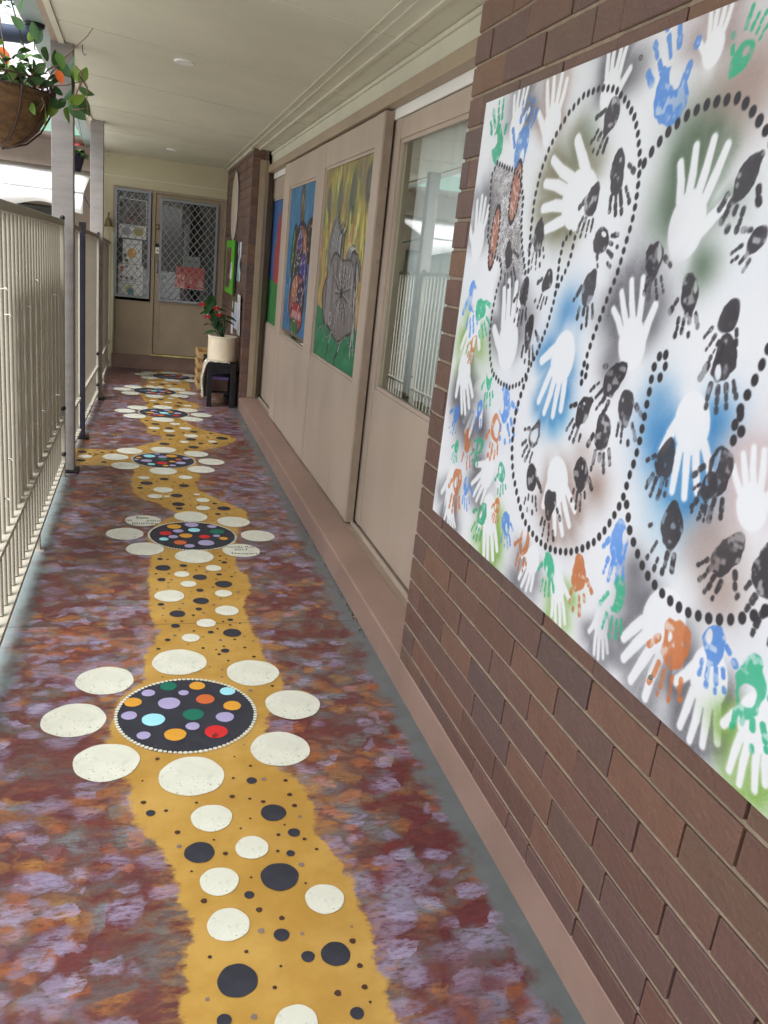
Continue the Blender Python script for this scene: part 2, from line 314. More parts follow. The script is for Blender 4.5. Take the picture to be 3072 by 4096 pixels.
col = t.mix(t.math('MULTIPLY', tm, .97), col, och)
# control joints (hairline cracks in the slab) and grit
for yj in (3.075,):
    cj = t.math('ABSOLUTE', t.math('SUBTRACT', t.math('ADD', Y_, t.math('MULTIPLY', t.math('SUBTRACT', t.noise(p0, 9, 3), .5), .012)), yj))
    col = t.mix(t.math('MULTIPLY', t.math('SUBTRACT', 1.0, t.step(cj, .0012, .004)), .7), col, lin((52, 44, 38)))
grit = t.noise(p0, 210, 2, .8); col = t.mix(t.math('MULTIPLY', t.step(grit, .70, .76), .35), col, lin((190, 180, 170)))
t.bump(t.math('ADD', t.noise(p0, 60, 4, .7), t.math('MULTIPLY', stroke, .5)), .16, .004)
M['floor'] = t.done(col, t.math('ADD', t.math('MULTIPLY', t.noise(p0, 3, 4), .25), .20), .6)
fme = grid_mesh('floor', P, nx, ny, M['floor'])
at_ = fme.attributes.new('trail', 'FLOAT', 'POINT'); at_.data.foreach_set('value', np.clip(polysd(P.reshape(-1, 3)[:, :2], poly), -.4, .4).astype(np.float32))
floor = tag(link('floor', fme), 'verandah floor painted in maroon and lilac dabs with an ochre trail', kind='structure')
mb = MB(); mb.box(FX0, FX1, FY0, FY1, -.2, -.004); mb.build('slab_edge', M['concrete'], floor)
# ---- painted dots
def disc_mesh(r, z, n=40, jit=.016):
    ph = random.random() * 7; vs_ = []
    for k in range(n):
        a = 2 * math.pi * k / n; rr = r * (1 + jit * math.sin(3 * a + ph) + jit * .6 * math.sin(7 * a + ph * 2))
        vs_.append((rr * math.cos(a), rr * math.sin(a), z))
    return [(0, 0, z)] + vs_, [(0, 1 + k, 1 + (k + 1) % n) for k in range(n)]
def dot(name, px, w, mat, parent, z=.002, n=40):
    c = on_z(*px); e = on_z(px[0] + w / 2, px[1]); r = float(np.linalg.norm(e - c))
    mb = MB(); mb.add(*disc_mesh(r, 0, n)); o = mb.build(name, mat, parent); o.location = (c[0], c[1], z)
    return o, c, r
S_A, S_B, S_C, S_G = .9042, .9042, .6028, .4521
placed = []
def dots(lst, zoom, s, name, mat, z=.002):
    for x, y, w in lst:
        o, c, r = dot(name, zoom(x, y), w * s, mat, floor, z); placed.append((c[0], c[1], r))
W, B = M['dotwhite'], M['blackpaint']
dots([(793, 165, 240), (1118, 212, 230), (465, 247, 255), (1295, 352, 240), (327, 422, 285), (1239, 548, 260), (470, 608, 292), (848, 669, 288), (936, 855, 182), (1114, 986, 146), (970, 1136, 172), (1436, 1213, 172), (1010, 1327, 188), (1312, 1765, 190), (843, 58, 80)], zA, S_A, 'painted_cream_dot', W)
dots([(1209, 832, 112), (882, 1008, 134), (1237, 1115, 168), (1484, 1457, 130), (1050, 1575, 178), (1245, 1373, 70), (1362, 1469, 60), (1300, 920, 54), (1285, 1012, 38), (1102, 1196, 44), (666, 834, 42), (1113, 690, 46), (1579, 1720, 62), (991, 1752, 66), (1027, 36, 80), (996, 115, 38), (932, 33, 26)], zA, S_A, 'painted_black_dot', B)
dots([(844, 185, 146), (1033, 208, 142), (633, 203, 158), (1139, 270, 146), (553, 261, 166), (1067, 335, 164), (641, 328, 168), (860, 361, 170), (804, 440, 68), (944, 413, 70), (834, 483, 70), (750, 536, 132), (988, 525, 76), (1004, 601, 104), (912, 656, 86), (722, 67, 86), (686, 95, 66), (738, 96, 26), (897, 112, 60), (898, 147, 64), (871, 87, 28), (637, 13, 52), (821, 11, 62)], zB, S_B, 'painted_cream_dot', W)
dots([(708, 373, 26), (811, 402, 34), (721, 412, 68), (884, 453, 62), (714, 464, 38), (989, 484, 76), (884, 511, 34), (889, 558, 70), (712, 574, 30), (785, 615, 70), (776, 669, 40), (879, 594, 30), (1019, 642, 26), (741, 731, 26), (969, 441, 26), (992, 388, 26), (649, 37, 56), (727, 19, 40), (814, 48, 46), (782, 92, 54), (789, 130, 58), (990, 149, 58), (793, 149, 32), (964, 174, 26), (950, 128, 22), (620, 58, 26)], zB, S_B, 'painted_black_dot', B)
dots([(752, 663, 164), (970, 691, 156), (529, 671, 170), (1070, 743, 168), (434, 711, 172), (1001, 794, 176), (499, 769, 188), (751, 805, 182), (233, 707, 94), (937, 571, 92), (891, 611, 60), (1077, 609, 58), (792, 539, 76), (898, 521, 78), (692, 519, 74), (830, 492, 66),
      (748, 381, 126), (914, 400, 128), (582, 383, 132), (1003, 433, 132), (497, 404, 134), (942, 460, 140), (562, 439, 146), (750, 463, 144), (912, 371, 56), (781, 349, 52), (684, 337, 48), (804, 323, 46),
      (696, 246, 106), (841, 262, 108), (552, 245, 114), (912, 287, 112), (482, 260, 116), (858, 306, 116), (535, 287, 118), (693, 308, 118), (792, 240, 44), (681, 215, 40), (764, 216, 38), (861, 219, 32),
      (796, 153, 100), (925, 170, 94), (658, 151, 94), (614, 162, 98), (938, 205, 94), (659, 185, 104), (811, 203, 98)], zC, S_C, 'painted_cream_dot', W)
dots([(214, 676, 60), (204, 733, 66), (358, 744, 38), (263, 689, 20), (306, 693, 24), (346, 681, 28), (410, 679, 24), (799, 568, 66), (955, 544, 52), (936, 594, 68), (760, 624, 70), (953, 646, 70), (1142, 587, 78), (789, 520, 56), (700, 492, 54), (1000, 621, 38), (1095, 621, 38), (1067, 554, 28), (902, 661, 28), (884, 550, 22), (692, 541, 26), (798, 593, 24), (1047, 581, 22), (1203, 579, 20), (861, 352, 42), (706, 358, 44), (846, 372, 42), (735, 330, 40), (648, 348, 20), (862, 317, 26), (740, 228, 40), (825, 228, 36), (700, 240, 30), (642, 469, 30)], zC, S_C, 'painted_black_dot', B)
def roundel(c, w, zoom, s, inner):
    px = zoom(*c); o, cw, r = dot('painted_roundel', px, w * s * .96, B, floor, .0014, 64); placed.append((cw[0], cw[1], r * 1.04))
    mb = MB(); nr = 92
    for k in range(nr):
        a = 2 * math.pi * k / nr; v, f = disc_mesh(r * .03 * random.uniform(.85, 1.1), .0012, 8, 0); x, y = r * 1.0 * math.cos(a), r * 1.0 * math.sin(a)
        mb.add([(p_[0] + x, p_[1] + y, p_[2]) for p_ in v], f)
    ring = mb.build('rim_dots', W, o); tag(ring, kind='stuff')
    for k, lst in inner.items():
        for x, y, w_ in lst:
            d, cd, rd = dot('coloured_dot', zoom(x, y), w_ * s, M['d_' + k], None, 0, 28); d.parent = o; d.location = (cd[0] - cw[0], cd[1] - cw[1], .001)
roundel((827, 392), 630, zA, S_A, dict(lilac=[(656, 303, 60), (812, 302, 45), (748, 348, 98), (571, 403, 70), (852, 450, 62), (635, 491, 62), (995, 409, 80)], dgreen=[(745, 273, 74), (855, 398, 93)], ochre=[(872, 271, 70), (588, 344, 78), (1027, 359, 78), (775, 487, 98)], cyan=[(1006, 295, 68), (678, 421, 103)], rust=[(908, 330, 82)], red=[(956, 474, 102)]))
roundel((821, 317), 784, zG, S_G, dict(ochre=[(656, 238, 125), (760, 318, 114), (1093, 343, 78)], lilac=[(810, 222, 122), (990, 237, 82), (692, 277, 92), (647, 328, 86), (1031, 320, 62), (939, 382, 142), (792, 409, 92)], cyan=[(833, 269, 106), (565, 349, 84)], dgreen=[(1035, 282, 128)], red=[(580, 297, 108), (926, 328, 96)], rust=[(709, 379, 114)]))
roundel((755, 733), 420, zC, S_C, dict(cyan=[(659, 705, 78), (672, 759, 50)], lilac=[(747, 711, 60), (640, 736, 76), (867, 751, 68), (903, 721, 50), (815, 768, 44), (712, 692, 36), (572, 728, 36)], ochre=[(807, 705, 74), (811, 742, 42), (768, 769, 40), (588, 715, 40)], dgreen=[(748, 728, 56)], red=[(743, 751, 70)], rust=[(853, 729, 40)]))
roundel((756, 420), 325, zC, S_C, dict(cyan=[(757, 419, 60)], lilac=[(846, 421, 48), (687, 403, 40), (775, 401, 40), (700, 424, 36)], ochre=[(662, 416, 52), (800, 412, 36)], rust=[(736, 434, 50), (660, 430, 30)], red=[(835, 437, 46), (693, 436, 32)], teal=[(635, 412, 26), (720, 409, 34), (790, 430, 34)], dgreen=[(810, 427, 30)]))
roundel((696, 275), 276, zC, S_C, dict(teal=[(640, 270, 50), (715, 266, 44), (610, 270, 30)], rust=[(675, 282, 44), (745, 290, 40), (775, 273, 34)], cyan=[(690, 272, 40)], lilac=[(745, 275, 44), (655, 285, 34), (720, 292, 34)], red=[(690, 290, 30)], ochre=[(790, 283, 30), (660, 264, 28)]))
roundel((807, 178), 236, zC, S_C, dict(rust=[(780, 172, 44), (850, 184, 40)], teal=[(740, 176, 40), (810, 186, 36)], lilac=[(820, 171, 36), (880, 180, 34), (770, 187, 30)], red=[(850, 172, 30)]))
mb = MB(); rr = random.Random(3); tries = 0; small = []
bx0, by0 = poly.min(0); bx1, by1 = poly.max(0)
cand = np.array([(rr.uniform(bx0, bx1), rr.uniform(1.0, 8.5)) for _ in range(9000)]); sdc = polysd(cand, poly)
for (x, y), s_ in zip(cand, sdc):
    r = rr.choice([.0035, .005, .006, .007, .008])
    if s_ < .03 or x < -.5: continue
    if any((x - a) ** 2 + (y - b) ** 2 < (c + r + .012) ** 2 for a, b, c in placed): continue
    if any((x - a) ** 2 + (y - b) ** 2 < (.032 + .03 * rr.random()) ** 2 for a, b in small): continue
    small.append((x, y)); v, f = disc_mesh(r, .0016, 8, .08); mb.add([(p_[0] + x, p_[1] + y, p_[2]) for p_ in v], f, rr.choice([0, 0, 1]))
    if len(small) > 900: break
tag(mb.build('painted_speck_dots', [paint('speck_brown', (66, 44, 34), .6), paint('speck_grey', (120, 104, 96), .6)], floor), kind='stuff')
def text_mesh(name, s, size, mat, parent, loc, rot=(0, 0, 0), sx=1.0, align='CENTER', ext=0.0):
    cu = bpy.data.curves.new(name, 'FONT'); cu.body = s; cu.size = size; cu.align_x = align; cu.extrude = ext
    tmp = bpy.data.objects.new(name, cu); C.objects.link(tmp); dg = bpy.context.evaluated_depsgraph_get()
    me = bpy.data.meshes.new_from_object(tmp.evaluated_get(dg)); bpy.data.objects.remove(tmp); me.materials.clear(); me.materials.append(mat)
    o = link(name, me, parent, loc); o.rotation_euler = rot; o.scale = (sx, 1, 1); return o
M['ink'] = paint('marker_ink', (70, 78, 74), .6)
c = on_z(*zG(382, 186)); 
for i, (s, dx) in enumerate([('Safe', -.005), ('in      your', .005), ('journey', .01)]): text_mesh('handwriting', s, .05, M['ink'], floor, (c[0] + dx, c[1] + .035 - .048 * i, .0028), (0, 0, 0), .9)
c = on_z(*zG(1250, 450))
for i, (s, dx, k) in enumerate([('Wendy Rix', -.01, 0), ('2017', 0, 1), ('Newport ©', .03, 2.4)]): text_mesh('handwriting', s, .04, M['ink'], floor, (c[0] + dx, c[1] + .04 - .04 * k, .0028), (0, 0, 0), .9)
# ================================================================== ceiling, roof edge
def zceil(x, y): return 2.39 + .1 * min(1.25, max(0, (10.25 - y) / 4.85)) * (.93 - x) / 1.4
cx_ = np.linspace(-.475, 1.13, 9); cy_ = np.linspace(-2.0, 10.3, 40); CX, CY = np.meshgrid(cx_, cy_)
CP = np.stack([CX, CY, np.vectorize(zceil)(CX, CY)], -1)
ceil = tag(link('ceiling', grid_mesh('ceiling', CP[:, ::-1], 9, 40, M['cream'])), 'flat cream verandah ceiling lining', kind='structure')
for y in (1.2, 3.6, 4.9, 6.1, 7.3, 8.5):                    # flush sheet joints
    mb = MB(); mb.bar((-.47, y, zceil(-.47, y) - .0015), (1.12, y, zceil(1.12, y) - .0015), .012, .004); mb.build('joint_strip', M['cream'], ceil)
for x, w, h in ((.866, .012, .006), (.912, .012, .006), (.985, .02, .012)):
    mb = MB(); mb.bar((x, -2, zceil(x, -2) - h / 2), (x, 10.24, zceil(x, 10.24) - h / 2), w, h); mb.build('cover_strip', M['cream'], ceil)
mb = MB(); mb.box(-.62, 5.2, -2.4, 13.5, 2.66, 2.74); mb.build('light_block_slab', M['rooftile'], ceil)  # unseen slab added above the ceiling to block sky light
for x0, x1, z0, z1, nm, m in ((-.50, -.476, 2.36, 2.66, 'fascia_board', M['tan']), (-.475, -.44, 2.33, 2.36, 'edge_bead', M['cream'])):
    pass
beam = thing('verandah_beam', 'tan timber beam along the open edge of the verandah ceiling', 'beam')
def edge_bar(name, x0, x1, zo0, zo1, mat, parent):
    mb = MB(); ys = [-2 + i * .6 for i in range(21)]; ys[-1] = 10.2
    V_ = []; F_ = []
    for y in ys:
        z = zceil(-.475, y); V_ += [(x0, y, z + zo0), (x1, y, z + zo0), (x1, y, z + zo1), (x0, y, z + zo1)]
    for i in range(len(ys) - 1):
        for k in range(4): F_.append((i * 4 + k, i * 4 + (k + 1) % 4, i * 4 + 4 + (k + 1) % 4, i * 4 + 4 + k))
    F_ += [(0, 3, 2, 1), tuple(4 * (len(ys) - 1) + k for k in range(4))]
    mb.add(V_, F_); return mb.build(name, mat, parent)
edge_bar('beam_timber', -.512, -.477, -.008, .2, M['tan'], beam); edge_bar('edge_bead', -.476, -.445, -.014, -.001, M['cream'], beam)
gut = thing('roof_gutter', 'grey green box gutter along the verandah roof edge', 'gutter')
edge_bar('gutter_trough', -.63, -.515, .012, .13, M['gutter'], gut); edge_bar('gutter_lip', -.642, -.631, .10, .145, M['gutter'], gut)
dp = thing('downpipe_elbow', 'dark blue grey downpipe elbow leaving the gutter at upper left', 'downpipe')
q = [(-.575, 5.15, 2.52), (-.575, 5.15, 2.47), (-.62, 5.12, 2.44), (-.74, 5.05, 2.42), (-.80, 5.02, 2.38), (-.81, 5.02, 2.30), (-.81, 5.02, -.2)]
mb = MB(); mb.tube(q, .042, 14); mb.build('pipe', paint('downpipe_paint', (74, 84, 104), .5), dp, True)
mb = MB(); mb.tube([(-.575, 5.15, 2.515), (-.575, 5.15, 2.49)], .05, 16); mb.build('outlet_collar', M['black'], dp, True)
def downlight(px, label):
    c = on_z(px[0], px[1], 2.43); z = zceil(c[0], c[1]); c = on_z(px[0], px[1], z)
    o = thing('ceiling_downlight', label, 'ceiling light', 'ceiling lights', (c[0], c[1], zceil(c[0], c[1])))
    mb = MB(); mb.lathe([(0, -.004), (.038, -.005), (.05, -.009), (.058, -.006), (.060, 0.002)], n=28); mb.build('trim_ring', M['white'], o, True)
    mb = MB(); mb.lathe([(0.0, -.0065), (.034, -.0065)], n=24); mb.build('diffuser', M['white'], o, True)
downlight((300 + 428 * 1.0247, 240 * 1.0247), 'round white ceiling light nearer the camera')
downlight((300 + 380 * 1.0247, 585 * 1.0247), 'round white ceiling light near the end door')
# ================================================================== plinth, bulkhead and door frame on the right
XF = .927
pl = thing('wall_plinth', 'pinkish brown painted concrete plinth along the foot of the wall', 'plinth')
mb = MB(); prof = [(XF, 0), (XF + .002, .112), (XF + .008, .12), (1.07, .137), (1.07, 0)]
V_ = []; 
for y in (-2.0, 7.9): V_ += [(x, y, z) for x, z in prof]
n_ = len(prof); mb.add(V_, [tuple(range(n_))[::-1], tuple(range(n_, 2 * n_))] + [(i, (i + 1) % n_, n_ + (i + 1) % n_, n_ + i) for i in range(n_)]); o = mb.build('plinth_kerb', M['plinth'], pl)
mb = MB(); mb.box(XF + .004, 1.07, 7.9, 10.24, 0, .112); mb.build('plinth_end', M['plinth'], pl)
mb = MB(); mb.box(1.0705, 1.22, 2.2, 7.9, .0, .128); mb.build('door_sill', M['taupe_dark'], pl)
for x, m in ((1.118, M['taupe']), (1.165, M['taupe_dark'])):
    mb = MB(); mb.box(x - .006, x + .006, 2.3, 7.88, .128, .146); mb.build('sill_track', m, pl)
bh = thing('door_bulkhead', 'cream wall strip and tan head above the sliding doors', 'wall')
mb = MB(); mb.box(1.105, 1.25, 2.45, 7.93, 2.261, 2.60); mb.build('wall_board', M['cream'], bh)
mb = MB(); mb.bar((1.098, 2.46, 2.362), (1.098, 7.92, 2.362), .014, .018); mb.build('cover_strip', M['cream'], bh)
mb = MB(); mb.box(1.07, 1.25, 2.45, 7.93, 2.200, 2.260); bevel_all(mb.build('head_trim', M['tan'], bh), .004)
mb = MB(); mb.box(1.1265, 1.1365, 2.45, 7.90, 2.153, 2.199); mb.build('head_track', M['white'], bh)
jm = thing('door_jamb', 'tan timber jamb between the far brick wall and the sliding doors', 'door frame')
mb = MB(); mb.box(1.0, 1.078, 7.875, 7.9045, .137, 2.3); mb.build('jamb_post', M['tan'], jm)
mb = MB(); mb.box(1.0785, 1.1365, 8.0, 8.03, .137, 2.199); mb.build('jamb_return', M['tan'], jm)
mb = MB(); mb.box(1.03, 1.05, 7.862, 7.8745, .137, 2.3); mb.build('jamb_bead', M['tan'], jm)
# ================================================================== sliding doors
def door_leaf(root, x0, x1, y0, y1, z0, z1, opens, frame_mat):
    ys = [y0] + [v for o in opens for v in (o[0], o[1])] + [y1]; zo0, zo1 = opens[0][2], opens[0][3]
    mb = MB()
    for i in range(0, len(ys), 2): mb.box(x0, x1, ys[i], ys[i + 1], z0, z1)
    for a, b, c_, d_ in opens: mb.box(x0 + .002, x1 - .002, a, b, d_, z1 - .001); mb.box(x0 + .0025, x1 - .0025, a, b, z0 + .001, c_)
    o = mb.build('leaf_frame', frame_mat, root)
    for a, b, c_, d_ in opens:
        mb = MB(); w = .018
        for q_ in ((a, a + w, c_, d_), (b - w, b, c_, d_), (a + w, b - w, c_, c_ + w), (a + w, b - w, d_ - w, d_)): mb.box(x0 + .010, x0 + .024, *q_)
        mb.build('glazing_bead', frame_mat, root)
    for ch in list(root.children):
        if ch.name.startswith('glazing_bead'): ch.parent = o
    return o
def pane(root, x, a, b, c_, d_):
    mb = MB(); mb.add([(x, a, c_), (x, b, c_), (x, b, d_), (x, a, d_)], [(0, 3, 2, 1)]); return mb.build('glass_pane', M['glass'], root)
fd = thing('sliding_door', 'taupe sliding door with two painted glass panes, standing proud of its neighbours', 'sliding door', 'sliding doors')
door_leaf(fd, 1.085, 1.125, 4.03, 6.98, .138, 2.19, [(4.185, 5.375, .875, 2.045), (5.645, 6.71, .868, 2.012)], M['taupe'])
for a, b, c_, d_ in [(4.185, 5.375, .875, 2.045), (5.645, 6.71, .868, 2.012)]: pane(fd, 1.106, a, b, c_, d_)
mb = MB(); mb.box(1.0855, 1.124, 4.018, 4.0295, .139, 2.189); mb.build('edge_strip', M['taupe_dark'], fd)
mb = MB(); mb.box(1.0815, 1.0848, 4.035, 4.065, .14, 2.189); mb.build('stile_edge', M['taupe'], fd)
nd = thing('sliding_door', 'taupe sliding door with a clear reflecting window beside the brick pillar', 'sliding door', 'sliding doors')
door_leaf(nd, 1.137, 1.175, 2.25, 4.20, .147, 2.152, [(2.40, 3.93, .888, 2.062)], M['taupe'])
pane(nd, 1.158, 2.40, 3.93, .888, 2.062)
od = thing('sliding_door', 'far taupe sliding door with a blue and red painted pane beside the jamb', 'sliding door', 'sliding doors')
door_leaf(od, 1.137, 1.175, 6.80, 8.25, .147, 2.152, [(6.95, 8.06, .856, 1.985)], M['taupe'])
pane(od, 1.158, 6.95, 8.06, .856, 1.985)
# the room behind (seen through the clear window)
room = tag(MB().build('room', M['palegreen']), 'pale green room behind the sliding doors', kind='structure')
mb = MB(); mb.box(1.23, 5.0, -2.0, 13.3, .0, .1); mb.build('room_floor', M['dark'], room)
mb = MB(); mb.box(4.9, 5.0, -2.0, 13.3, .1, 2.6); mb.build('room_wall', M['palegreen'], room)
mb = MB(); mb.box(1.26, 4.9, -2.0, -1.9, .1, 2.6); mb.box(1.26, 4.9, 10.4, 10.5, .1, 2.6); mb.build('room_wall', M['palegreen'], room)
mb = MB(); mb.box(1.26, 4.9, -1.9, 10.4, 2.5, 2.6); mb.build('room_ceiling', M['cream'], room)
mb = MB(); mb.box(1.164, 1.36, 3.885, 3.945, .86, 2.1); mb.build('window_reveal', M['palegreen'], room)
t = NT('pale_curtain'); M['curtain'] = t.done(lin((236, 241, 240)), .8, .2)
cu_ = thing('window_curtain', 'pale blue grey curtain hanging inside the clear window', 'curtain'); mb = MB(); V_ = []; F_ = []
for k in range(81): y = 2.3 + 1.42 * k / 80; x = 1.182 + .009 * math.sin(k * .9) + .004 * math.sin(k * .37); V_ += [(x, y, .93), (x, y, 2.12)]
for k in range(80): F_.append((2 * k, 2 * k + 2, 2 * k + 3, 2 * k + 1))
mb.add(V_, F_); o = mb.build('cloth', M['curtain'], cu_, True); o.modifiers.new('cloth', 'SOLIDIFY').thickness = .002
mb = MB(); mb.tube([(1.192, 2.3, 2.13), (1.192, 3.88, 2.13)], .008, 8); mb.build('rod', M['white'], cu_, True)
mb = MB(); mb.box(1.21, 1.40, 2.3, 3.94, .80, .86); mb.build('window_bench', M['palegreen'], room)
# ================================================================== brickwork
_bm = {}
def brick_mesh(l, h, d):
    k = (round(l, 3), round(h, 3), round(d, 3))
    if k not in _bm: _bm[k] = chamfer_box('brick', d, l, h, M['brick'], .0022)
    return _bm[k]
def brick_wall(root, xf, depth, ystart, sgn, length, z0, ztop, keep, seed, stuff_from=None):
    rg = random.Random(seed); extra = MB(); row = 0
    z = .098
    while z < ztop - .02:
        zb = max(z, z0); zt = min(z + .076, ztop); y = 0.0; k = 0
        first = [.23, .11, .17, .055][row % 2 if rg.random() < .85 else 2 + rg.randrange(2)]
        while y < length:
            l = first if k == 0 else .23
            if k and rg.random() < .05: l = .11
            l = min(l, length - y); k += 1
            if l < .03: break
            yc = ystart + sgn * (y + l / 2)
            if zt - zb > .015 and keep(yc, l, zb, zt):
                jx = rg.uniform(-.0018, .0018)
                o = link('brick', brick_mesh(l, zt - zb, depth), root, (xf + depth / 2 + jx, yc + rg.uniform(-.0008, .0008), (zb + zt) / 2 + rg.uniform(-.0008, .0008)))
            y += l + .006
        z += .086; row += 1
bp = thing('brick_pillar', 'dark brown brick pillar carrying the handprint mural', 'brick wall')
MU0, MU1, MZ0, MZ1 = 2.325, -.075, .748, 1.948
brick_wall(bp, XF, .11, 2.494, -1, 3.4, .121, 2.385, lambda y, l, a, b: not (y + l / 2 < MU0 - .02 and a > MZ0 + .012 and b < MZ1 - .012 and y - l / 2 > MU1 + .02), 5)
mb = MB(); mb.box(XF + .022, 1.26, -1.5, 2.478, .118, 2.60); mb.build('mortar_core', M['mortar'], bp)
for r_ in range(27): mb = MB(); z_ = .098 + .086 * r_ - .0105; mb.box(XF + .0055, XF + .021, -1.0, 2.489, max(z_, .1195), z_ + .011) if z_ + .011 > .125 else mb.box(XF + .008, XF + .021, -1.0, 2.489, .1165, .12); mb.build('mortar_bed', M['mortar'], bp)
mb = MB(); mb.box(XF + .0075, 1.26, -2.0, -1.5, .118, 2.60); mb.build('mortar_core', M['mortar'], bp)
fb = thing('brick_wall', 'dark brown brick wall with notices beside the end door', 'brick wall')
brick_wall(fb, XF, .11, 7.905, 1, 2.33, .113, 2.385, lambda *a: True, 9)
mb = MB(); mb.box(XF + .0075, 1.075, 7.912, 10.245, .1125, 2.60); mb.build('mortar_core', M['mortar_far'], fb)
mb = MB(); mb.bar((XF - .008, 7.9, 2.382), (XF - .008, 10.24, 2.382), .022, .022); mb.build('cornice_strip', M['cream'], fb)
# ================================================================== flat artwork painted vertex by vertex
RNG = np.random.default_rng(11)
def vnoise(u, v, s, seed=0):
    g = np.random.default_rng(seed).random((67, 67)); x = u * s; y = v * s; xi = np.floor(x).astype(int); yi = np.floor(y).astype(int); fx = x - xi; fy = y - yi
    fx = fx * fx * (3 - 2 * fx); fy = fy * fy * (3 - 2 * fy); a = g[yi % 67, xi % 67]; b = g[yi % 67, (xi + 1) % 67]; c = g[(yi + 1) % 67, xi % 67]; d = g[(yi + 1) % 67, (xi + 1) % 67]
    return (a * (1 - fx) + b * fx) * (1 - fy) + (c * (1 - fx) + d * fx) * fy
def fbm(u, v, s, seed=0, o=3): return sum(vnoise(u, v, s * 2 ** i, seed + i) * .5 ** i for i in range(o)) / sum(.5 ** i for i in range(o))
def sstep(x, a, b):
    t_ = np.clip((x - a) / (b - a), 0, 1); return t_ * t_ * (3 - 2 * t_)
class Canvas:
    """rectangle w x h metres, painted in display colours; colours end up as a colour attribute of a real grid"""
    def __init__(s, w, h, nu, nv, base):
        s.w, s.h, s.nu, s.nv = w, h, nu, nv; s.u, s.v = np.meshgrid(np.linspace(0, w, nu), np.linspace(0, h, nv)); s.c = np.empty((nv, nu, 3)); s.c[:] = base; s.px = w / (nu - 1)
    def win(s, u0, u1, v0, v1):
        i0, i1 = max(0, int(u0 / s.w * (s.nu - 1))), min(s.nu, int(u1 / s.w * (s.nu - 1)) + 2); j0, j1 = max(0, int(v0 / s.h * (s.nv - 1))), min(s.nv, int(v1 / s.h * (s.nv - 1)) + 2)
        return (slice(j0, max(j0, j1)), slice(i0, max(i0, i1)))
    def blend(s, W_, a, col):
        a = np.clip(a, 0, 1)[..., None]; s.c[W_] = s.c[W_] * (1 - a) + np.array(col, float) * a
    def ellipse(s, u, v, ru, rv, col, soft=None, ang=0, alpha=1):
        m = max(ru, rv) * 1.3; W_ = s.win(u - m, u + m, v - m, v + m)
        if s.c[W_].size == 0: return
        du, dv = s.u[W_] - u, s.v[W_] - v; ca, sa = math.cos(ang), math.sin(ang); x = (du * ca + dv * sa) / ru; y = (-du * sa + dv * ca) / rv
        d = (np.hypot(x, y) - 1) * min(ru, rv); s.blend(W_, alpha * (1 - sstep(d, -(soft or s.px * .8), (soft or s.px * .8))), col)
    def line(s, pts, r, col, soft=None, alpha=1, jit=0):
        for (a, b) in zip(pts[:-1], pts[1:]):
            m = r * 2 + .004; W_ = s.win(min(a[0], b[0]) - m, max(a[0], b[0]) + m, min(a[1], b[1]) - m, max(a[1], b[1]) + m)
            if s.c[W_].size == 0: continue
            d = seg(s.u[W_], s.v[W_], a, b) - r
            s.blend(W_, alpha * (1 - sstep(d, -(soft or s.px * .7), (soft or s.px * .7))), col)
    def mesh(s, name, O, U, V, mat):
        P = np.array(O)[None, None] + s.u[..., None] * np.array(U)[None, None] + s.v[..., None] * np.array(V)[None, None]
        me = grid_mesh(name, P, s.nu, s.nv, mat); ca = me.color_attributes.new('Col', 'FLOAT_COLOR', 'POINT')
        c = np.clip(s.c, 0, 255) / 255; l_ = np.where(c <= .04045, c / 12.92, ((c + .055) / 1.055) ** 2.4)
        ca.data.foreach_set('color', np.concatenate([l_, np.ones_like(l_[..., :1])], -1).reshape(-1).astype(np.float32)); return me
def seg(u, v, a, b):
    e0, e1 = b[0] - a[0], b[1] - a[1]; w0, w1 = u - a[0], v - a[1]; t_ = np.clip((w0 * e0 + w1 * e1) / (e0 * e0 + e1 * e1 + 1e-12), 0, 1); return np.hypot(w0 - t_ * e0, w1 - t_ * e1)
XM = .913
MUW, MUH = 1.64, MZ1 - MZ0
cv = Canvas(MUW, MUH, 821, 601, (226, 230, 236))
cv.c += (fbm(cv.u, cv.v, 5, 40)[..., None] - .5) * np.array([16, 12, 10])
def mu(px):
    p_ = on_x(px[0], px[1], XM); return (MU0 - p_[1], p_[2] - MZ0)
m1 = lambda x, y: mu((1700 + .827 * x, .827 * y)); m2 = lambda x, y: mu((1700 + .827 * x, 1100 + .827 * y)); m3 = lambda x, y: mu((1700 + .827 * x, 2000 + .827 * y))
def spray(p_, r, col, a): 
    W_ = cv.win(p_[0] - r * 2.2, p_[0] + r * 2.2, p_[1] - r * 2.2, p_[1] + r * 2.2); d = np.hypot(cv.u[W_] - p_[0], cv.v[W_] - p_[1]); cv.blend(W_, a * np.exp(-(d / r) ** 2) * (.55 + .9 * fbm(cv.u[W_], cv.v[W_], 9, int(p_[0] * 999) % 50)), col)
def hand_geo(p_, t_, th, spread, rg):
    p_ = np.array(p_); t_ = np.array(t_); L = np.linalg.norm(t_ - p_); d = (t_ - p_) / L; e = np.array([d[1], -d[0]]) * th
    to = lambda a, b: tuple(p_ + d * a * L + e * b * L)
    fingers = []
    for off, ln, sp in ((.25, .90, .30), (.085, 1.0, .10), (-.085, .94, -.08), (-.25, .76, -.28)):
        sp = sp * spread + rg.uniform(-.05, .05); fingers.append((to(.30, off), to(ln, off + sp * (ln - .3)), .060 * L))
    thumb = (to(-.12, .24), to(.30 + rg.uniform(-.05, .06), .52 + .14 * spread), .074 * L)
    return L, d, e, to, fingers, thumb
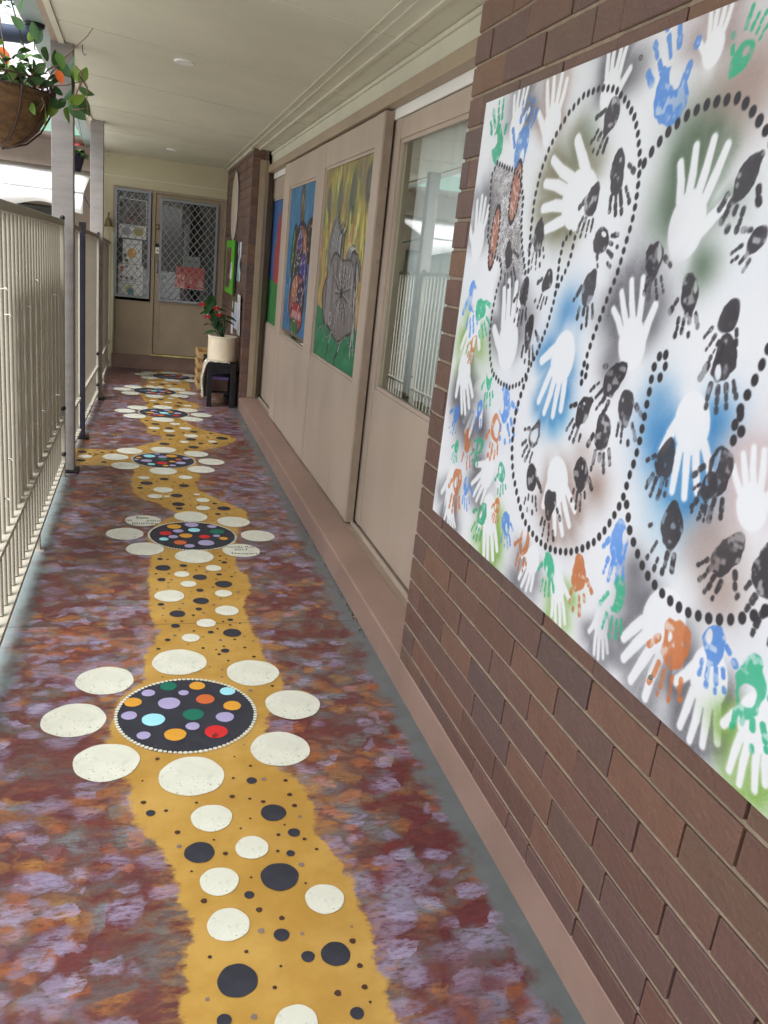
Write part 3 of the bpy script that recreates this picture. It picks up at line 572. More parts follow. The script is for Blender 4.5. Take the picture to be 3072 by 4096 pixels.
def stencil(p_, t_, th, col, a=.9, spread=1.0, wrist=True, halo=.055, seed=0, scale=1.0):
    rg = random.Random(seed); t_ = (p_[0] + (t_[0] - p_[0]) * 1.1, p_[1] + (t_[1] - p_[1]) * 1.1); L, d, e, to, fs, tb = hand_geo(p_, t_, th, spread, rg); m = L * 1.5 + halo * 2.4
    W_ = cv.win(p_[0] - m, p_[0] + m, p_[1] - m, p_[1] + m)
    if cv.c[W_].size == 0: return
    u, v = cv.u[W_], cv.v[W_]
    w0, w1 = u - p_[0], v - p_[1]; x = (w0 * d[0] + w1 * d[1]) / L; y = (w0 * e[0] + w1 * e[1]) / L
    sd_ = (np.hypot((x - .0) / .44, y / .37) - 1) * .38 * L
    for f in fs + [tb]:
        a_, b_, r = f; mid = ((a_[0] + b_[0]) / 2 + e[0] * rg.uniform(-.03, .03) * L, (a_[1] + b_[1]) / 2 + e[1] * rg.uniform(-.03, .03) * L)
        sd_ = np.minimum(sd_, np.minimum(seg(u, v, a_, mid) - r * 1.3, seg(u, v, mid, b_) - r * (1.26 - .24 * np.clip(np.hypot(u - mid[0], v - mid[1]) / (.35 * L), 0, 1))))
    sd_w = np.minimum(sd_, seg(u, v, to(-.2, 0), to(-.75, 0)) - .24 * L)
    n1 = fbm(u, v, 10, seed * 7 + 3); tex = .88 + .24 * RNG.random(u.shape); side = sstep(x, -.5, .15)   # sprayed round the fingers, thinning at the wrist
    hal = np.exp(-(np.clip(sd_, 0, None) / (halo * (.5 + .9 * n1))) ** 1.4) * side * (.35 + 1.0 * n1) * a * tex
    cv.blend(W_, hal, col)
    soft_ = np.where(sd_ < .002, .0028, .02); wr = sstep(x, -.95, -.25)
    cv.blend(W_, (1 - sstep(sd_, -.0026, .0030)) * .94, (232, 235, 240)); cv.blend(W_, (1 - sstep(sd_w, -.02, .012)) * wr * .75, (230, 234, 239))
def hprint(p_, t_, th, col, seed=0, spread=.9, hollow=.5, al=.93):
    rg = random.Random(seed); L, d, e, to, fs, tb = hand_geo(p_, t_, th, spread, rg); m = L * 1.4
    W_ = cv.win(p_[0] - m, p_[0] + m, p_[1] - m, p_[1] + m)
    if cv.c[W_].size == 0: return
    u, v = cv.u[W_], cv.v[W_]; w0, w1 = u - p_[0], v - p_[1]; x = (w0 * d[0] + w1 * d[1]) / L; y = (w0 * e[0] + w1 * e[1]) / L
    n1 = fbm(u, v, 26, seed * 3 + 1); n2 = fbm(u, v, 70, seed * 5 + 2, 2); n3 = vnoise(u, v, 14, seed + 9)
    hx, hy = rg.uniform(-.22, .2), rg.choice([-1, 1]) * rg.uniform(.0, .22); hw, hl = rg.uniform(.05, .13) * (.5 + hollow), rg.uniform(.09, .24) * (.5 + hollow)
    palm = (np.hypot((x + .05 * np.sin(y * 8 + seed)) / rg.uniform(.40, .50), y / rg.uniform(.28, .36)) - 1) * .36 * L + (n1 - .5) * .26 * L + (n2 - .5) * .05 * L
    hole = (np.hypot((x - hx) / hl, (y - hy) / hw) - 1) * .09 * L + (n3 - .5) * .16 * L + (n1 - .5) * .14 * L
    sd_ = np.maximum(palm, -hole) if hollow > 0.2 else palm
    for i, (a, b, r) in enumerate(fs + [tb]):
        a = np.array(a); b = np.array(b); cuts = [(.36, .50), (.66, .76), (.92, .99)] if i < 4 else [(.45, .62), (.86, .98)]
        if rg.random() < .3: cuts = [(.30, .72 if rg.random() < .6 else .5), (.92, 1.0)]
        for c0, c1 in cuts:
            if rg.random() < .07: continue
            rr_ = r * rg.uniform(.78, 1.18); jt = e * L * rg.uniform(-.02, .02); sd_ = np.minimum(sd_, seg(u, v, a + (b - a) * c0 + jt, a + (b - a) * c1 + jt) - rr_ + (n1 - .5) * .06 * L + (n2 - .5) * .03 * L)
    wear = sstep(n2 * .8 + n1 * .4, .36, .52); msk = (1 - sstep(sd_, -.0016, .0016)) * np.clip(.80 + .4 * n2, 0, 1) * (.86 + .2 * n3) * (.45 + .55 * wear)
    cv.blend(W_, msk * al, np.array(col) * rg.uniform(.92, 1.08))
GREY, BRN, GRN, OLV, BLU, LIME = (84, 84, 92), (140, 112, 100), (74, 96, 74), (112, 108, 80), (44, 122, 186), (110, 160, 54)
PK, PB, PG, PO = (50, 47, 53), (74, 132, 214), (40, 168, 124), (192, 108, 58)
for z, r, c_, a in [(m1(640, 900), .10, OLV, .8), (m1(760, 700), .07, GRN, .8), (m1(830, 780), .05, OLV, .7), (m1(640, 1050), .06, GRN, .6), (m1(1180, 1000), .08, GRN, .75), (m1(1300, 640), .09, GRN, .6), (m1(1390, 600), .06, GRN, .6), (m1(1340, 1290), .05, GRN, .8), (m1(1500, 380), .10, BRN, .55), (m1(1600, 400), .08, BRN, .6), (m1(900, 330), .06, GREY, .4), (m1(1040, 320), .05, GREY, .5),
    (m2(690, 190), .07, BLU, .9), (m2(590, 370), .05, BLU, .6), (m2(640, 700), .05, (120, 190, 224), .7), (m2(1110, 760), .08, BLU, .85), (m2(1420, 720), .06, BLU, .85), (m2(1200, 1040), .08, BLU, .7), (m2(1130, 600), .05, BLU, .5), (m2(1200, 1150), .09, (170, 206, 226), .8),
    (m2(620, 940), .05, BRN, .7), (m2(760, 880), .05, BRN, .4), (m2(830, 1030), .05, BRN, .75), (m2(600, 1180), .05, BRN, .8), (m2(1390, 1240), .08, BRN, .55), (m2(1540, 1000), .09, (190, 170, 172), .8), (m2(500, 210), .05, GREY, .7), (m2(350, 240), .03, GREY, .6),
    (m2(1070, 200), .06, GREY, .8), (m2(890, 440), .05, GREY, .7), (m3(1440, 420), .07, BRN, .7), (m3(1330, 200), .06, BRN, .5), (m3(1010, 330), .05, GREY, .7), (m3(1010, 470), .05, GREY, .8), (m3(1240, 690), .05, GREY, .7), (m3(1290, 850), .05, GREY, .6)]: spray(z, r * .9, c_, a * .8)
S = [(m1(440, 610), m1(468, 425), 1, GREY, 1), (m1(612, 610), m1(645, 370), -1, BRN, 1), (m1(895, 440), m1(940, 200), 1, GREY, .8), (m1(1395, 230), m1(1440, 10), -1, (150, 130, 130), .8),
     (m1(745, 965), m1(585, 960), 1, OLV, 1.2), (m1(1265, 1090), m1(1345, 715), 1, GRN, 1.1), (m1(255, 1165), m1(283, 970), -1, GREY, .8),
     (m2(400, 330), m2(425, 55), -1, GREY, .5), (m2(665, 400), m2(600, 655), 1, BLU, 1), (m2(1000, 330), m2(975, 75), 1, GREY, 1.1), (m2(1290, 720), m2(1290, 1040), 1, BLU, 1.0), (m2(640, 990), m2(680, 1215), 1, BRN, .9),
     (m2(255, 590), m2(195, 720), -1, GREY, .9), (m2(125, 1020), m2(110, 1180), 1, GREY, .8), (m2(300, 960), m2(245, 1070), 1, GREY, .9), (m2(235, 240), m2(190, 410), -1, LIME, .9), (m2(1580, 1120), m2(1560, 870), 1, (196, 178, 180), .8),
     (m3(310, 70), m3(315, 280), 1, LIME, .6), (m3(520, 290), m3(480, 420), 1, GREY, .8), (m3(640, 420), m3(640, 590), -1, LIME, .6), (m3(850, 600), m3(850, 755), 1, GREY, .7), (m3(1150, 590), m3(990, 810), -1, GREY, .9), (m3(1370, 860), m3(1320, 1160), 1, GREY, .7), (m3(1600, 1080), m3(1560, 1370), 1, LIME, .7),
     (m2(190, 470), m2(205, 640), 1, GREY, .6), (m3(120, 40), m3(130, 160), 1, GREY, .7)]
for i, (a, b, th, c_, sp) in enumerate(S): stencil(a, b, th, c_, .82, sp, True, .03 + .016 * (i % 3 == 0), i + 1)
# speckled creature with ochre patches
q = [m1(*p_) for p_ in [(350, 788), (405, 815), (455, 850), (472, 960), (462, 1080), (470, 1200), (485, 1330), (370, 1330), (365, 1260), (320, 1230), (306, 1150), (312, 1050), (316, 960), (324, 850)]]
W_ = cv.win(0, .5, .3, 1.2); PP = np.stack([cv.u[W_].ravel(), cv.v[W_].ravel()], 1); sdp = polysd(PP, np.array(q)).reshape(cv.u[W_].shape)
cv.blend(W_, sstep(sdp, -.004, .004) * sstep(RNG.random(sdp.shape) * .6 + fbm(cv.u[W_], cv.v[W_], 60, 5) * .6, .35, .75) * .85, (110, 102, 102))
for (x, y), ru, rv in (((437, 930), .026, .072), ((335, 1150), .024, .078)):
    c_ = m1(x, y); cv.ellipse(c_[0], c_[1], ru, rv, (168, 112, 96)); 
    for k in range(28):
        a = 2 * math.pi * k / 28; cv.ellipse(c_[0] + ru * 1.1 * math.cos(a), c_[1] + rv * 1.05 * math.sin(a), .0052, .0062, (48, 44, 48))
    for k in range(26): cv.ellipse(c_[0] + ru * .7 * random.uniform(-1, 1), c_[1] + rv * .75 * random.uniform(-1, 1), .002, .006, (214, 196, 190), ang=random.random())
pr = [('k', m1(900, 560), m1(820, 745), 1), ('k', m1(930, 830), m1(935, 1040), -1), ('k', m1(812, 970), m1(762, 1150), 1), ('k', m1(552, 1135), m1(545, 1300), 1), ('k', m1(850, 1165), m1(930, 1220), 1), ('k', m1(1560, 850), m1(1440, 1100), -1), ('k', m2(1110, -80), m2(1100, 120), -1), ('k', m1(1610, 1160), m1(1490, 1290), 1), ('k', m1(405, 1240), m1(410, 1390), -1),
      ('k', m2(480, 85), m2(455, 245), 1), ('k', m2(592, 30), m2(550, 165), 1), ('k', m2(792, 55), m2(768, 255), 1), ('k', m2(502, 265), m2(490, 430), -1), ('k', m2(1280, 95), m2(1258, 310), 1), ('k', m2(1470, 205), m2(1365, 390), -1), ('k', m2(1447, 400), m2(1430, 660), 1), ('k', m2(915, 500), m2(815, 640), 1), ('k', m2(765, 655), m2(705, 800), 1), ('k', m2(972, 625), m2(965, 820), -1), ('k', m2(532, 775), m2(475, 890), 1), ('k', m2(862, 755), m2(850, 965), 1), ('k', m2(1165, 890), m2(1105, 1080), 1), ('k', m2(515, 985), m2(505, 1150), -1), ('k', m2(752, 965), m2(738, 1140), -1), ('k', m2(602, 1105), m2(580, 1280), -1), ('k', m2(1425, 945), m2(1350, 1190), 1), ('k', m3(1195, 130), m3(1125, 350), 1), ('k', m3(1455, 265), m3(1335, 420), -1), ('k', m2(1375, 1030), m2(1330, 1190), 1),
      ('g', m1(350, 700), m1(345, 510), 1), ('b', m1(465, 720), m1(520, 470), -1), ('b', m1(1185, 460), m1(1140, 160), 1), ('g', m1(1530, 280), m1(1650, 30), -1), ('b', m2(232, 110), m2(225, 290), 1), ('g', m2(268, 165), m2(290, 300), -1), ('o', m2(235, 335), m2(212, 430), 1), ('g', m2(312, 500), m2(305, 640), 1), ('b', m2(152, 665), m2(128, 770), 1), ('b', m2(385, 630), m2(398, 815), -1), ('o', m2(340, 745), m2(325, 895), 1), ('g', m2(152, 830), m2(138, 910), 1), ('o', m2(205, 805), m2(195, 935), -1), ('g', m2(267, 825), m2(232, 910), 1), ('o', m2(155, 995), m2(140, 1150), 1), ('b', m2(200, 1015), m2(195, 1135), -1), ('g', m2(370, 955), m2(372, 1065), 1), ('o', m2(348, 1115), m2(335, 1200), 1), ('g', m2(275, 1160), m2(240, 1280), 1), ('b', m2(390, 1195), m2(390, 1320), -1), ('b', m2(265, 645), m2(248, 750), 1),
      ('b', m3(940, 205), m3(905, 400), 1), ('g', m3(600, 310), m3(590, 470), 1), ('o', m3(742, 360), m3(730, 550), -1), ('g', m3(930, 470), m3(902, 670), 1), ('o', m3(482, 205), m3(460, 345), 1), ('o', m3(1215, 700), m3(1150, 970), 1), ('b', m3(1400, 690), m3(1378, 920), -1), ('g', m3(1575, 910), m3(1555, 1200), -1)]
for i, (k, a, b, th) in enumerate(pr): hprint(a, b, th, dict(k=PK, b=PB, g=PG, o=PO)[k], 100 + i, .9, .75 if k != 'k' else random.choice([0, 0, .15, .5, .6]), .95 if k == 'k' else .86)
for i in range(9):          # the mural carries on past the edge of the picture
    a = (1.30 + .05 * (i % 5) + .04 * random.random(), .12 + .12 * i); 
    if a[0] > 1.42: hprint(a, (a[0] + random.uniform(-.05, .05), a[1] + random.choice([-.11, .11])), random.choice([-1, 1]), random.choice([PK, PB, PG, PO]), 300 + i)
# dotted outlines
def dotted(pts, r0=.0074, step=.0225):
    pts = [np.array(p_) for p_ in pts]; acc = 0.0
    for a, b in zip(pts[:-1], pts[1:]):
        L = np.linalg.norm(b - a); s_ = acc
        while s_ < L:
            c_ = a + (b - a) * s_ / max(L, 1e-9); cv.ellipse(c_[0], c_[1], r0 * random.uniform(.92, 1.08), r0 * 1.15 * random.uniform(.92, 1.06), (46, 44, 50)); s_ += step
        acc = s_ - L
L1 = [(350, 788), (322, 850), (315, 960), (310, 1050), (303, 1150), (320, 1230), (365, 1260), (370, 1330)]; L1b = [(350, 788), (405, 815), (440, 825), (462, 860), (475, 960), (465, 1080), (470, 1200), (487, 1330)]
dotted([m1(*p_) for p_ in L1] + [m2(*p_) for p_ in [(345, 80), (325, 180), (313, 290), (315, 400), (325, 470), (360, 520), (410, 545), (460, 525), (490, 480), (540, 380), (590, 250), (625, 120), (640, 30)]] + [m1(*p_) for p_ in [(650, 1260), (670, 1170), (712, 1115)]], .0062, .0185)
dotted([m1(*p_) for p_ in L1b], .006, .018)
dotted([m1(*p_) for p_ in [(500, 1310), (510, 1130), (530, 960), (560, 830), (600, 720), (640, 640), (700, 540), (770, 460), (850, 425), (920, 430), (975, 490), (1015, 570), (1030, 650), (1040, 760), (1035, 860), (1020, 980), (1000, 1080), (970, 1180), (940, 1290)]] + [m2(*p_) for p_ in [(920, 20), (890, 90), (850, 200), (820, 280), (790, 370), (770, 430), (755, 490), (757, 520), (782, 480), (786, 430)]], .0068, .0205)
dotted([m1(*p_) for p_ in [(725, 1150), (700, 1260), (680, 1310)]] + [m2(660, 20), m2(630, 90)], .0062, .019)
dotted([m2(*p_) for p_ in [(490, 500), (460, 590), (440, 660), (425, 760), (420, 860), (425, 960), (445, 1060), (470, 1160)]] + [m3(*p_) for p_ in [(480, 100), (510, 150), (545, 195), (590, 230), (640, 248), (700, 252), (760, 235), (815, 205), (860, 160), (900, 100), (935, 40)]] + [m2(*p_) for p_ in [(965, 1060), (985, 980), (1010, 910), (1035, 820), (1060, 690), (1080, 590), (1090, 540), (1100, 470), (1120, 410), (1155, 370), (1172, 400), (1160, 450), (1140, 490), (1118, 530)]], .0078, .0235)
dotted([m2(975, 1110), m2(985, 1190)] + [m3(*p_) for p_ in [(985, 130), (1010, 210), (1035, 280), (1065, 350), (1110, 410), (1155, 460), (1200, 500), (1260, 540), (1320, 560), (1390, 577), (1460, 580), (1530, 572), (1600, 557), (1659, 530), (1750, 470)]], .0088, .026)
dotted([m1(*p_) for p_ in [(1060, 790), (1085, 750), (1110, 715), (1135, 685), (1165, 650), (1200, 615), (1230, 590), (1265, 560), (1300, 540), (1335, 520), (1375, 500), (1415, 490), (1450, 485), (1490, 475), (1520, 475), (1545, 495), (1570, 520), (1590, 545), (1610, 575), (1635, 605), (1655, 640), (1720, 760), (1760, 900)]], .0088, .026)
dotted([m2(*p_) for p_ in [(1740, 200), (1655, 370), (1640, 410), (1615, 465), (1587, 525), (1562, 575), (1535, 620), (1520, 665), (1500, 720), (1490, 765), (1490, 800), (1515, 800), (1530, 755), (1530, 695), (1520, 660)]], .0086, .026)
mural = thing('handprint_mural', 'white mural panel of painted handprints and stencilled hands on the brick pillar', 'mural', None, (0, 0, 0))
mb = MB(); mb.box(XM + .0008, XF - .0035, MU1, MU0, MZ0, MZ1); mb.build('board', M['white'], mural)
link('printed_face', cv.mesh('printed_face', (XM, MU0, MZ0), (0, -1, 0), (0, 0, 1), M['mural']), mural)
cw = Canvas(MU0 - MU1 - MUW, MUH, 40, 40, (226, 229, 234)); link('printed_face', cw.mesh('printed_face_end', (XM, MU0 - MUW, MZ0), (0, -1, 0), (0, 0, 1), M['mural']), mural)
for px in [(1700 + 1095 * .827, 2000 + 858 * .827), (1700 + 1045 * .827, 280 * .827)]:
    p_ = on_x(*px, XM); mb = MB(); mb.lathe([(0, .004), (.004, .0035), (.0055, 0)], n=12); o = mb.build('screw_head', M['steel'], mural, True); o.location = (XM - .0005, p_[1], p_[2]); o.rotation_euler = (0, -math.pi / 2, 0)
# ---- paintings behind the door glass
def strokes(cv_, cols, n, lu, lv, rg, alpha=.6, ang=0, box=(0, 1, 0, 1)):
    for _ in range(n):
        u = rg.uniform(box[0], box[1]) * cv_.w; v = rg.uniform(box[2], box[3]) * cv_.h; a = ang + rg.uniform(-.25, .25); l = rg.uniform(.5, 1) * lv
        cv_.line([(u, v), (u + l * math.sin(a), v + l * math.cos(a))], lu * rg.uniform(.5, 1.2), rg.choice(cols), lu * .6, alpha * rg.uniform(.5, 1))
def art_bird(w, h):
    c = Canvas(w, h, 170, 190, (186, 166, 70)); rg = random.Random(2)
    strokes(c, [(206, 190, 60), (196, 138, 70), (120, 150, 62), (170, 120, 80), (224, 214, 110), (96, 140, 80), (204, 160, 130), (188, 120, 70), (140, 150, 100)], 700, .016, .16, rg, .95, 0, (0, 1, .15, 1)); strokes(c, [(232, 222, 120), (90, 120, 60), (206, 130, 60), (120, 96, 70)], 260, .007, .12, rg, .9, 0, (0, 1, .2, 1))
    strokes(c, [(110, 116, 92), (140, 130, 90), (168, 160, 70)], 80, .03, .12, rg, .6, 0, (0, 1, .72, 1))
    for u, v in ((.12, .83), (.36, .83), (.63, .85), (.9, .89)):
        for k in range(9): c.ellipse(u * w + rg.uniform(-.04, .04), v * h + rg.uniform(-.05, .04), rg.uniform(.025, .05), rg.uniform(.05, .09), rg.choice([(100, 102, 90), (116, 114, 96), (92, 94, 86)]), .012, rg.uniform(-.5, .5), .8)
        for k in range(3): c.line([(u * w + .02 * k, v * h - .08), (u * w + .03 * k, v * h - .17)], .004, (60, 60, 50))
    W_ = c.win(0, w, 0, h); g = sstep(c.v, .0, 1); gm = 1 - sstep(c.v - h * (.23 + .05 * np.cos(c.u / w * 5)), -.006, .006); c.blend(W_, gm, (34, 132, 84)); strokes(c, [(26, 110, 70), (48, 156, 98), (36, 140, 90)], 70, .02, .12, rg, .5, 1.2, (0, 1, 0, .17))
    for k in range(96):                                           # plume
        f = k / 95; b = (w * (.20 + .62 * f), h * .47); col = [(40, 38, 38), (206, 206, 206), (44, 42, 42), (128, 126, 124)][k % 4]; q = rg.uniform(-.03, .03)
        e_ = (w * (.28 + .48 * f + q), h * (.73 - .12 * f + q)); cc = (w * (.13 + .70 * f), h * (.60 + .02 * f))
        if f > .55: e_ = (w * (.62 + .42 * (f - .3)), h * (.60 - .28 * (f - .5) + q)); cc = (w * (.62 + .30 * (f - .5)), h * .64)
        c.line([((1 - s_) ** 2 * b[0] + 2 * s_ * (1 - s_) * cc[0] + s_ * s_ * e_[0], (1 - s_) ** 2 * b[1] + 2 * s_ * (1 - s_) * cc[1] + s_ * s_ * e_[1]) for s_ in np.linspace(0, 1, 8)], .0075, col)
    body = np.maximum(np.abs(c.u / w - .52 - .06 * (c.v / h - .35)) / .34, np.abs(c.v / h - .36) / .20); bd = (np.abs((c.u / w - .50 + .10 * (c.v / h - .365) + .03 * np.sin(c.v / h * 22)) / (.33 - .35 * (c.v / h - .365))) ** 3 + np.abs((c.v / h - .355 + .02 * np.sin(c.u / w * 14)) / .195) ** 3) ** (1 / 3) - 1
    c.blend(W_, 1 - sstep(bd, .03, .05), (52, 46, 44)); c.blend(W_, 1 - sstep(bd, -.04, .0), (124, 114, 108)); strokes(c, [(152, 148, 150), (92, 84, 82), (128, 120, 128), (70, 64, 64), (168, 166, 168)], 220, .007, .18, rg, .75, 0, (.22, .8, .18, .44))
    cu, cv2 = .56 * w, .37 * h
    for k in range(15):
        a = 2 * math.pi * k / 15 + .2; r = rg.uniform(.12, .2); e_ = (cu + math.cos(a) * r * 1.1, cv2 + math.sin(a) * r); c.line([(cu, cv2), ((cu + e_[0]) / 2 + rg.uniform(-.015, .015), (cv2 + e_[1]) / 2), e_], .0045, (40, 36, 38))
        for s_ in (.3, .5, .7, .9, 1.05): c.ellipse(cu + (e_[0] - cu) * s_ + .012, cv2 + (e_[1] - cv2) * s_ + .01, .0042, .0062, (224, 224, 226))
    for k in range(9): c.ellipse(.36 * w + .035 * math.cos(k * .7), .235 * h + .035 * math.sin(k * .7), .006, .008, (226, 226, 226))
    for k in range(26): c.line([(w * (.80 + .010 * (k % 9)), h * (.55 - .012 * k)), (w * (.84 + .012 * (k % 6)), h * (.34 - .01 * k))], .004, rg.choice([(36, 34, 34), (210, 210, 208)]))
    for pts in ([(.42, .17), (.38, .11), (.34, .03)], [(.66, .16), (.6, .09), (.54, .05), (.55, 0)]):
        q = [(a * w, b * h) for a, b in pts]; c.line(q, .011, (40, 40, 40)); c.line(q[:2], .005, (220, 220, 220))
    for k in range(30):
        u = w * (.1 + .028 * k); v = h * (.17 + .022 * math.sin(k * .62)) - .02; c.ellipse(u, v, .011, .011, (36, 40, 38)); c.ellipse(u, v, .0055, .006, (226, 226, 220))
    for u0 in (0, 1): c.line([(u0 * w, 0), (u0 * w, h)], .012, (216, 220, 120), .008)
    c.line([(w, h * .2), (w, h * .42)], .02, (44, 36, 34)); return c
def art_figure(w, h):
    c = Canvas(w, h, 150, 170, (50, 118, 168)); rg = random.Random(5)
    strokes(c, [(40, 104, 160), (64, 140, 190), (52, 120, 150), (84, 140, 176)], 160, .03, .2, rg, .5, .6, (0, 1, 0, 1)); strokes(c, [(40, 132, 190), (70, 60, 130), (30, 100, 110), (100, 80, 150), (46, 150, 180)], 150, .016, .14, rg, .7, 0, (0, 1, 0, .42))
    W_ = c.win(0, w, 0, h)
    for (a, b, ru, rv, col, ang) in [(.52, .84, .07, .17, (110, 96, 60), .1), (.52, .84, .035, .13, (128, 108, 64), .1), (.86, .63, .14, .13, (66, 48, 54), 0), (.28, .56, .10, .17, (40, 110, 60), -.15), (.28, .56, .055, .12, (64, 150, 74), -.15), (.55, .56, .24, .18, (56, 44, 66), 0), (.55, .57, .2, .16, (150, 70, 62), 0), (.5, .6, .11, .1, (86, 66, 140), 0), (.70, .58, .06, .13, (206, 120, 60), .3), (.55, .42, .27, .14, (54, 52, 58), 0), (.68, .44, .13, .11, (70, 62, 160), 0), (.42, .42, .11, .1, (46, 72, 54), 0), (.52, .24, .27, .17, (188, 66, 56), 0), (.44, .30, .13, .1, (206, 128, 84), 0), (.66, .26, .12, .1, (74, 50, 88), 0), (.55, .13, .22, .1, (196, 46, 50), 0), (.5, .06, .14, .06, (40, 130, 60), 0)]:
        c.ellipse(a * w, b * h, ru * w * 1.14, rv * h * 1.1, (42, 38, 46), .006, ang); c.ellipse(a * w, b * h, ru * w, rv * h, np.array(col) * .85, .006, ang)
        for _ in range(10): q_ = rg.uniform(0, 6.3); c.line([((a + ru * .8 * math.cos(q_)) * w, (b + rv * .8 * math.sin(q_)) * h), ((a + ru * .7 * math.cos(q_ + .5)) * w, (b + rv * .7 * math.sin(q_ + .5)) * h)], .005, rg.choice([(220, 150, 90), (200, 60, 60), (60, 50, 60), (220, 214, 220), (70, 110, 80)]), .004, .8)
    c.line([(.5 * w, .8 * h), (.46 * w, .72 * h), (.44 * w, .62 * h)], .012, (50, 46, 46))
    for cu, cw_ in ((.5, .6), (.68, .44), (.66, .26), (.46, .28), (.42, .42)):
        for k in range(12): c.ellipse((cu + .07 * math.cos(k * .55)) * w, (cw_ + .06 * math.sin(k * .55) * (1 + (k % 2))) * h * 1.0, .007, .010, (220, 220, 236))
    for k in range(12): c.line([((.38 + .03 * k) * w, (.12 + .05 * (k % 2)) * h), ((.41 + .03 * k) * w, (.17 - .05 * (k % 2)) * h)], .005, (236, 226, 222))
    for pts in ([(.30, .10), (.32, .4), (.40, .62), (.5, .70), (.58, .66)], [(.58, .70), (.72, .6), (.8, .5)], [(.2, .14), (.22, .5)], [(.62, .2), (.8, .34), (.74, .5)]): c.line([(a * w, b * h) for a, b in pts], .006, (214, 196, 180), alpha=.7)
    for k in range(60): a, b = rg.uniform(.05, .98), rg.uniform(.05, .65); c.line([(a * w, b * h), (a * w + .004, b * h + .02)], .004, rg.choice([(230, 236, 240), (40, 40, 60), (220, 120, 150)]))
    c.line([(0, 0), (w, .0)], .02, (120, 96, 88), .01); return c
def art_blue(w, h):
    c = Canvas(w, h, 110, 150, (56, 100, 170)); rg = random.Random(8); W_ = c.win(0, w, 0, h)
    strokes(c, [(48, 92, 168), (70, 120, 180), (40, 80, 150), (86, 130, 176)], 130, .03, .25, rg, .5); c.blend(W_, 1 - sstep(c.u / w - .62, -.02, .02) * 1.0 * (c.v / h > .0), (0, 0, 0)) if False else None
    c.ellipse(.82 * w, .75 * h, .2 * w, .5 * h, (30, 62, 140), .02); strokes(c, [(60, 120, 170), (90, 130, 180), (40, 76, 150)], 120, .012, .2, rg, .6)
    for a, b, ru, rv, ang in ((.45, .62, .10, .28, -.1), (.35, .45, .06, .2, .1), (.8, .42, .22, .16, .2), (.62, .36, .16, .16, .3)): c.ellipse(a * w, b * h, ru * w, rv * h, (176, 66, 62), .008, ang)
    gm = 1 - sstep(c.v - h * (.38 - .08 * (c.u / w)), -.006, .006); c.blend(W_, gm, (54, 138, 64)); strokes(c, [(40, 120, 60), (80, 160, 80), (36, 110, 70)], 50, .02, .15, rg, .5, 0, (0, .95, 0, .2)); c.line([(.62 * w, .42 * h), (.66 * w, .05 * h)], .02, (60, 60, 80), .01)
    return c
for x, (a, b, c_, d_), fn, lb in ((1.1035, (4.186, 5.374, .876, 2.044), art_bird, 'painting of a grey plumed creature on yellow and green in the sliding door pane'), (1.1035, (5.646, 6.709, .915, 2.011), art_figure, 'painting of a dotted red figure on blue in the sliding door pane'), (1.1555, (6.951, 8.059, .857, 1.984), art_blue, 'blue painting with red shapes and green ground in the farthest pane')):
    k = fn(b - a, d_ - c_); g_ = k.c.mean(-1, keepdims=True); k.c = (k.c * .84 + g_ * .16) * .92; o = link('window_painting', k.mesh('window_painting', (x, b, c_), (0, -1, 0), (0, 0, 1), M['art'])); tag(o, lb, 'painting', 'paintings in the door panes')
    o.modifiers.new('paper', 'SOLIDIFY').thickness = .001
    # ================================================================== balustrade
def fline(y):
    """fence line in plan and height of its top rail"""
    ys = [-.5, 5.3, 8.05, 10.25]; xs = [-.468, -.465, -.40, -.385]; zs = [1.57, 1.545, 1.49, 1.44]
    return float(np.interp(y, ys, xs)), float(np.interp(y, ys, zs))
_bal = {}
def balu_mesh(h):
    k = round(h, 2)
    if k not in _bal:
        mb = MB(); mb.tube([(0, 0, 0), (0, 0, h)], .0104, 10, False); _bal[k] = mb.mesh('baluster', M['fence'], True)
    return _bal[k]
def fence_panel(y0, y1, label, pitch=.0965, name='balustrade', cat='fence'):
    o = thing(name, label, cat, 'balustrade panels', (fline(y0)[0], y0, 0)); ox, oy = fline(y0)[0], y0
    def L(y, dz, top=True): x, z = fline(y); return (x - ox, y - oy, (z if top else 0) + dz)
    mb = MB(); mb.bar(L(y0, -.018), L(y1, -.018), .045, .036); bevel_all(mb.build('top_rail', M['rail'], o))
    zm = .395 if y0 < 5 else .33; zb = .105 if y0 < 5 else .085
    mb = MB(); mb.bar(L(y0, zm, False), L(y1, zm - .015, False), .042, .02); bevel_all(mb.build('middle_rail', M['fence'], o), .002)
    mb = MB(); mb.bar(L(y0, zb, False), L(y1, zb - .01, False), .046, .022); bevel_all(mb.build('bottom_rail', M['fence'], o), .002)
    n = int((y1 - y0 - .05) / pitch); 
    for k in range(n + 1):
        y = y0 + .04 + k * pitch; x, zt = fline(y)
        b = link('baluster', balu_mesh(zt - .03 - zb), o, (x - ox - .006, y - oy, zb + .01))
    return o
f1 = fence_panel(.1, 5.27, 'cream tube balustrade panel at left, nearest the camera, with a lattice tied behind it')
f2 = fence_panel(5.50, 6.30, 'short cream tube gate panel between the grey post and the dark slim post', .092, 'balustrade_gate', 'gate')
f3 = fence_panel(6.42, 8.0, 'cream tube balustrade panel beyond the dark slim post')
f4 = fence_panel(8.2, 10.2, 'farthest cream tube balustrade panel, meeting the end wall')
def leg(parent, y, x=None):
    ox, oy = parent.location.x, parent.location.y; fx = fline(y)[0] if x is None else x; mb = MB(); mb.box(fx - ox - .018, fx - ox + .018, y - oy - .018, y - oy + .018, 0, .10); mb.box(fx - ox - .03, fx - ox + .035, y - oy - .025, y - oy + .025, 0, .006); return mb.build('leg', M['fence'], parent)
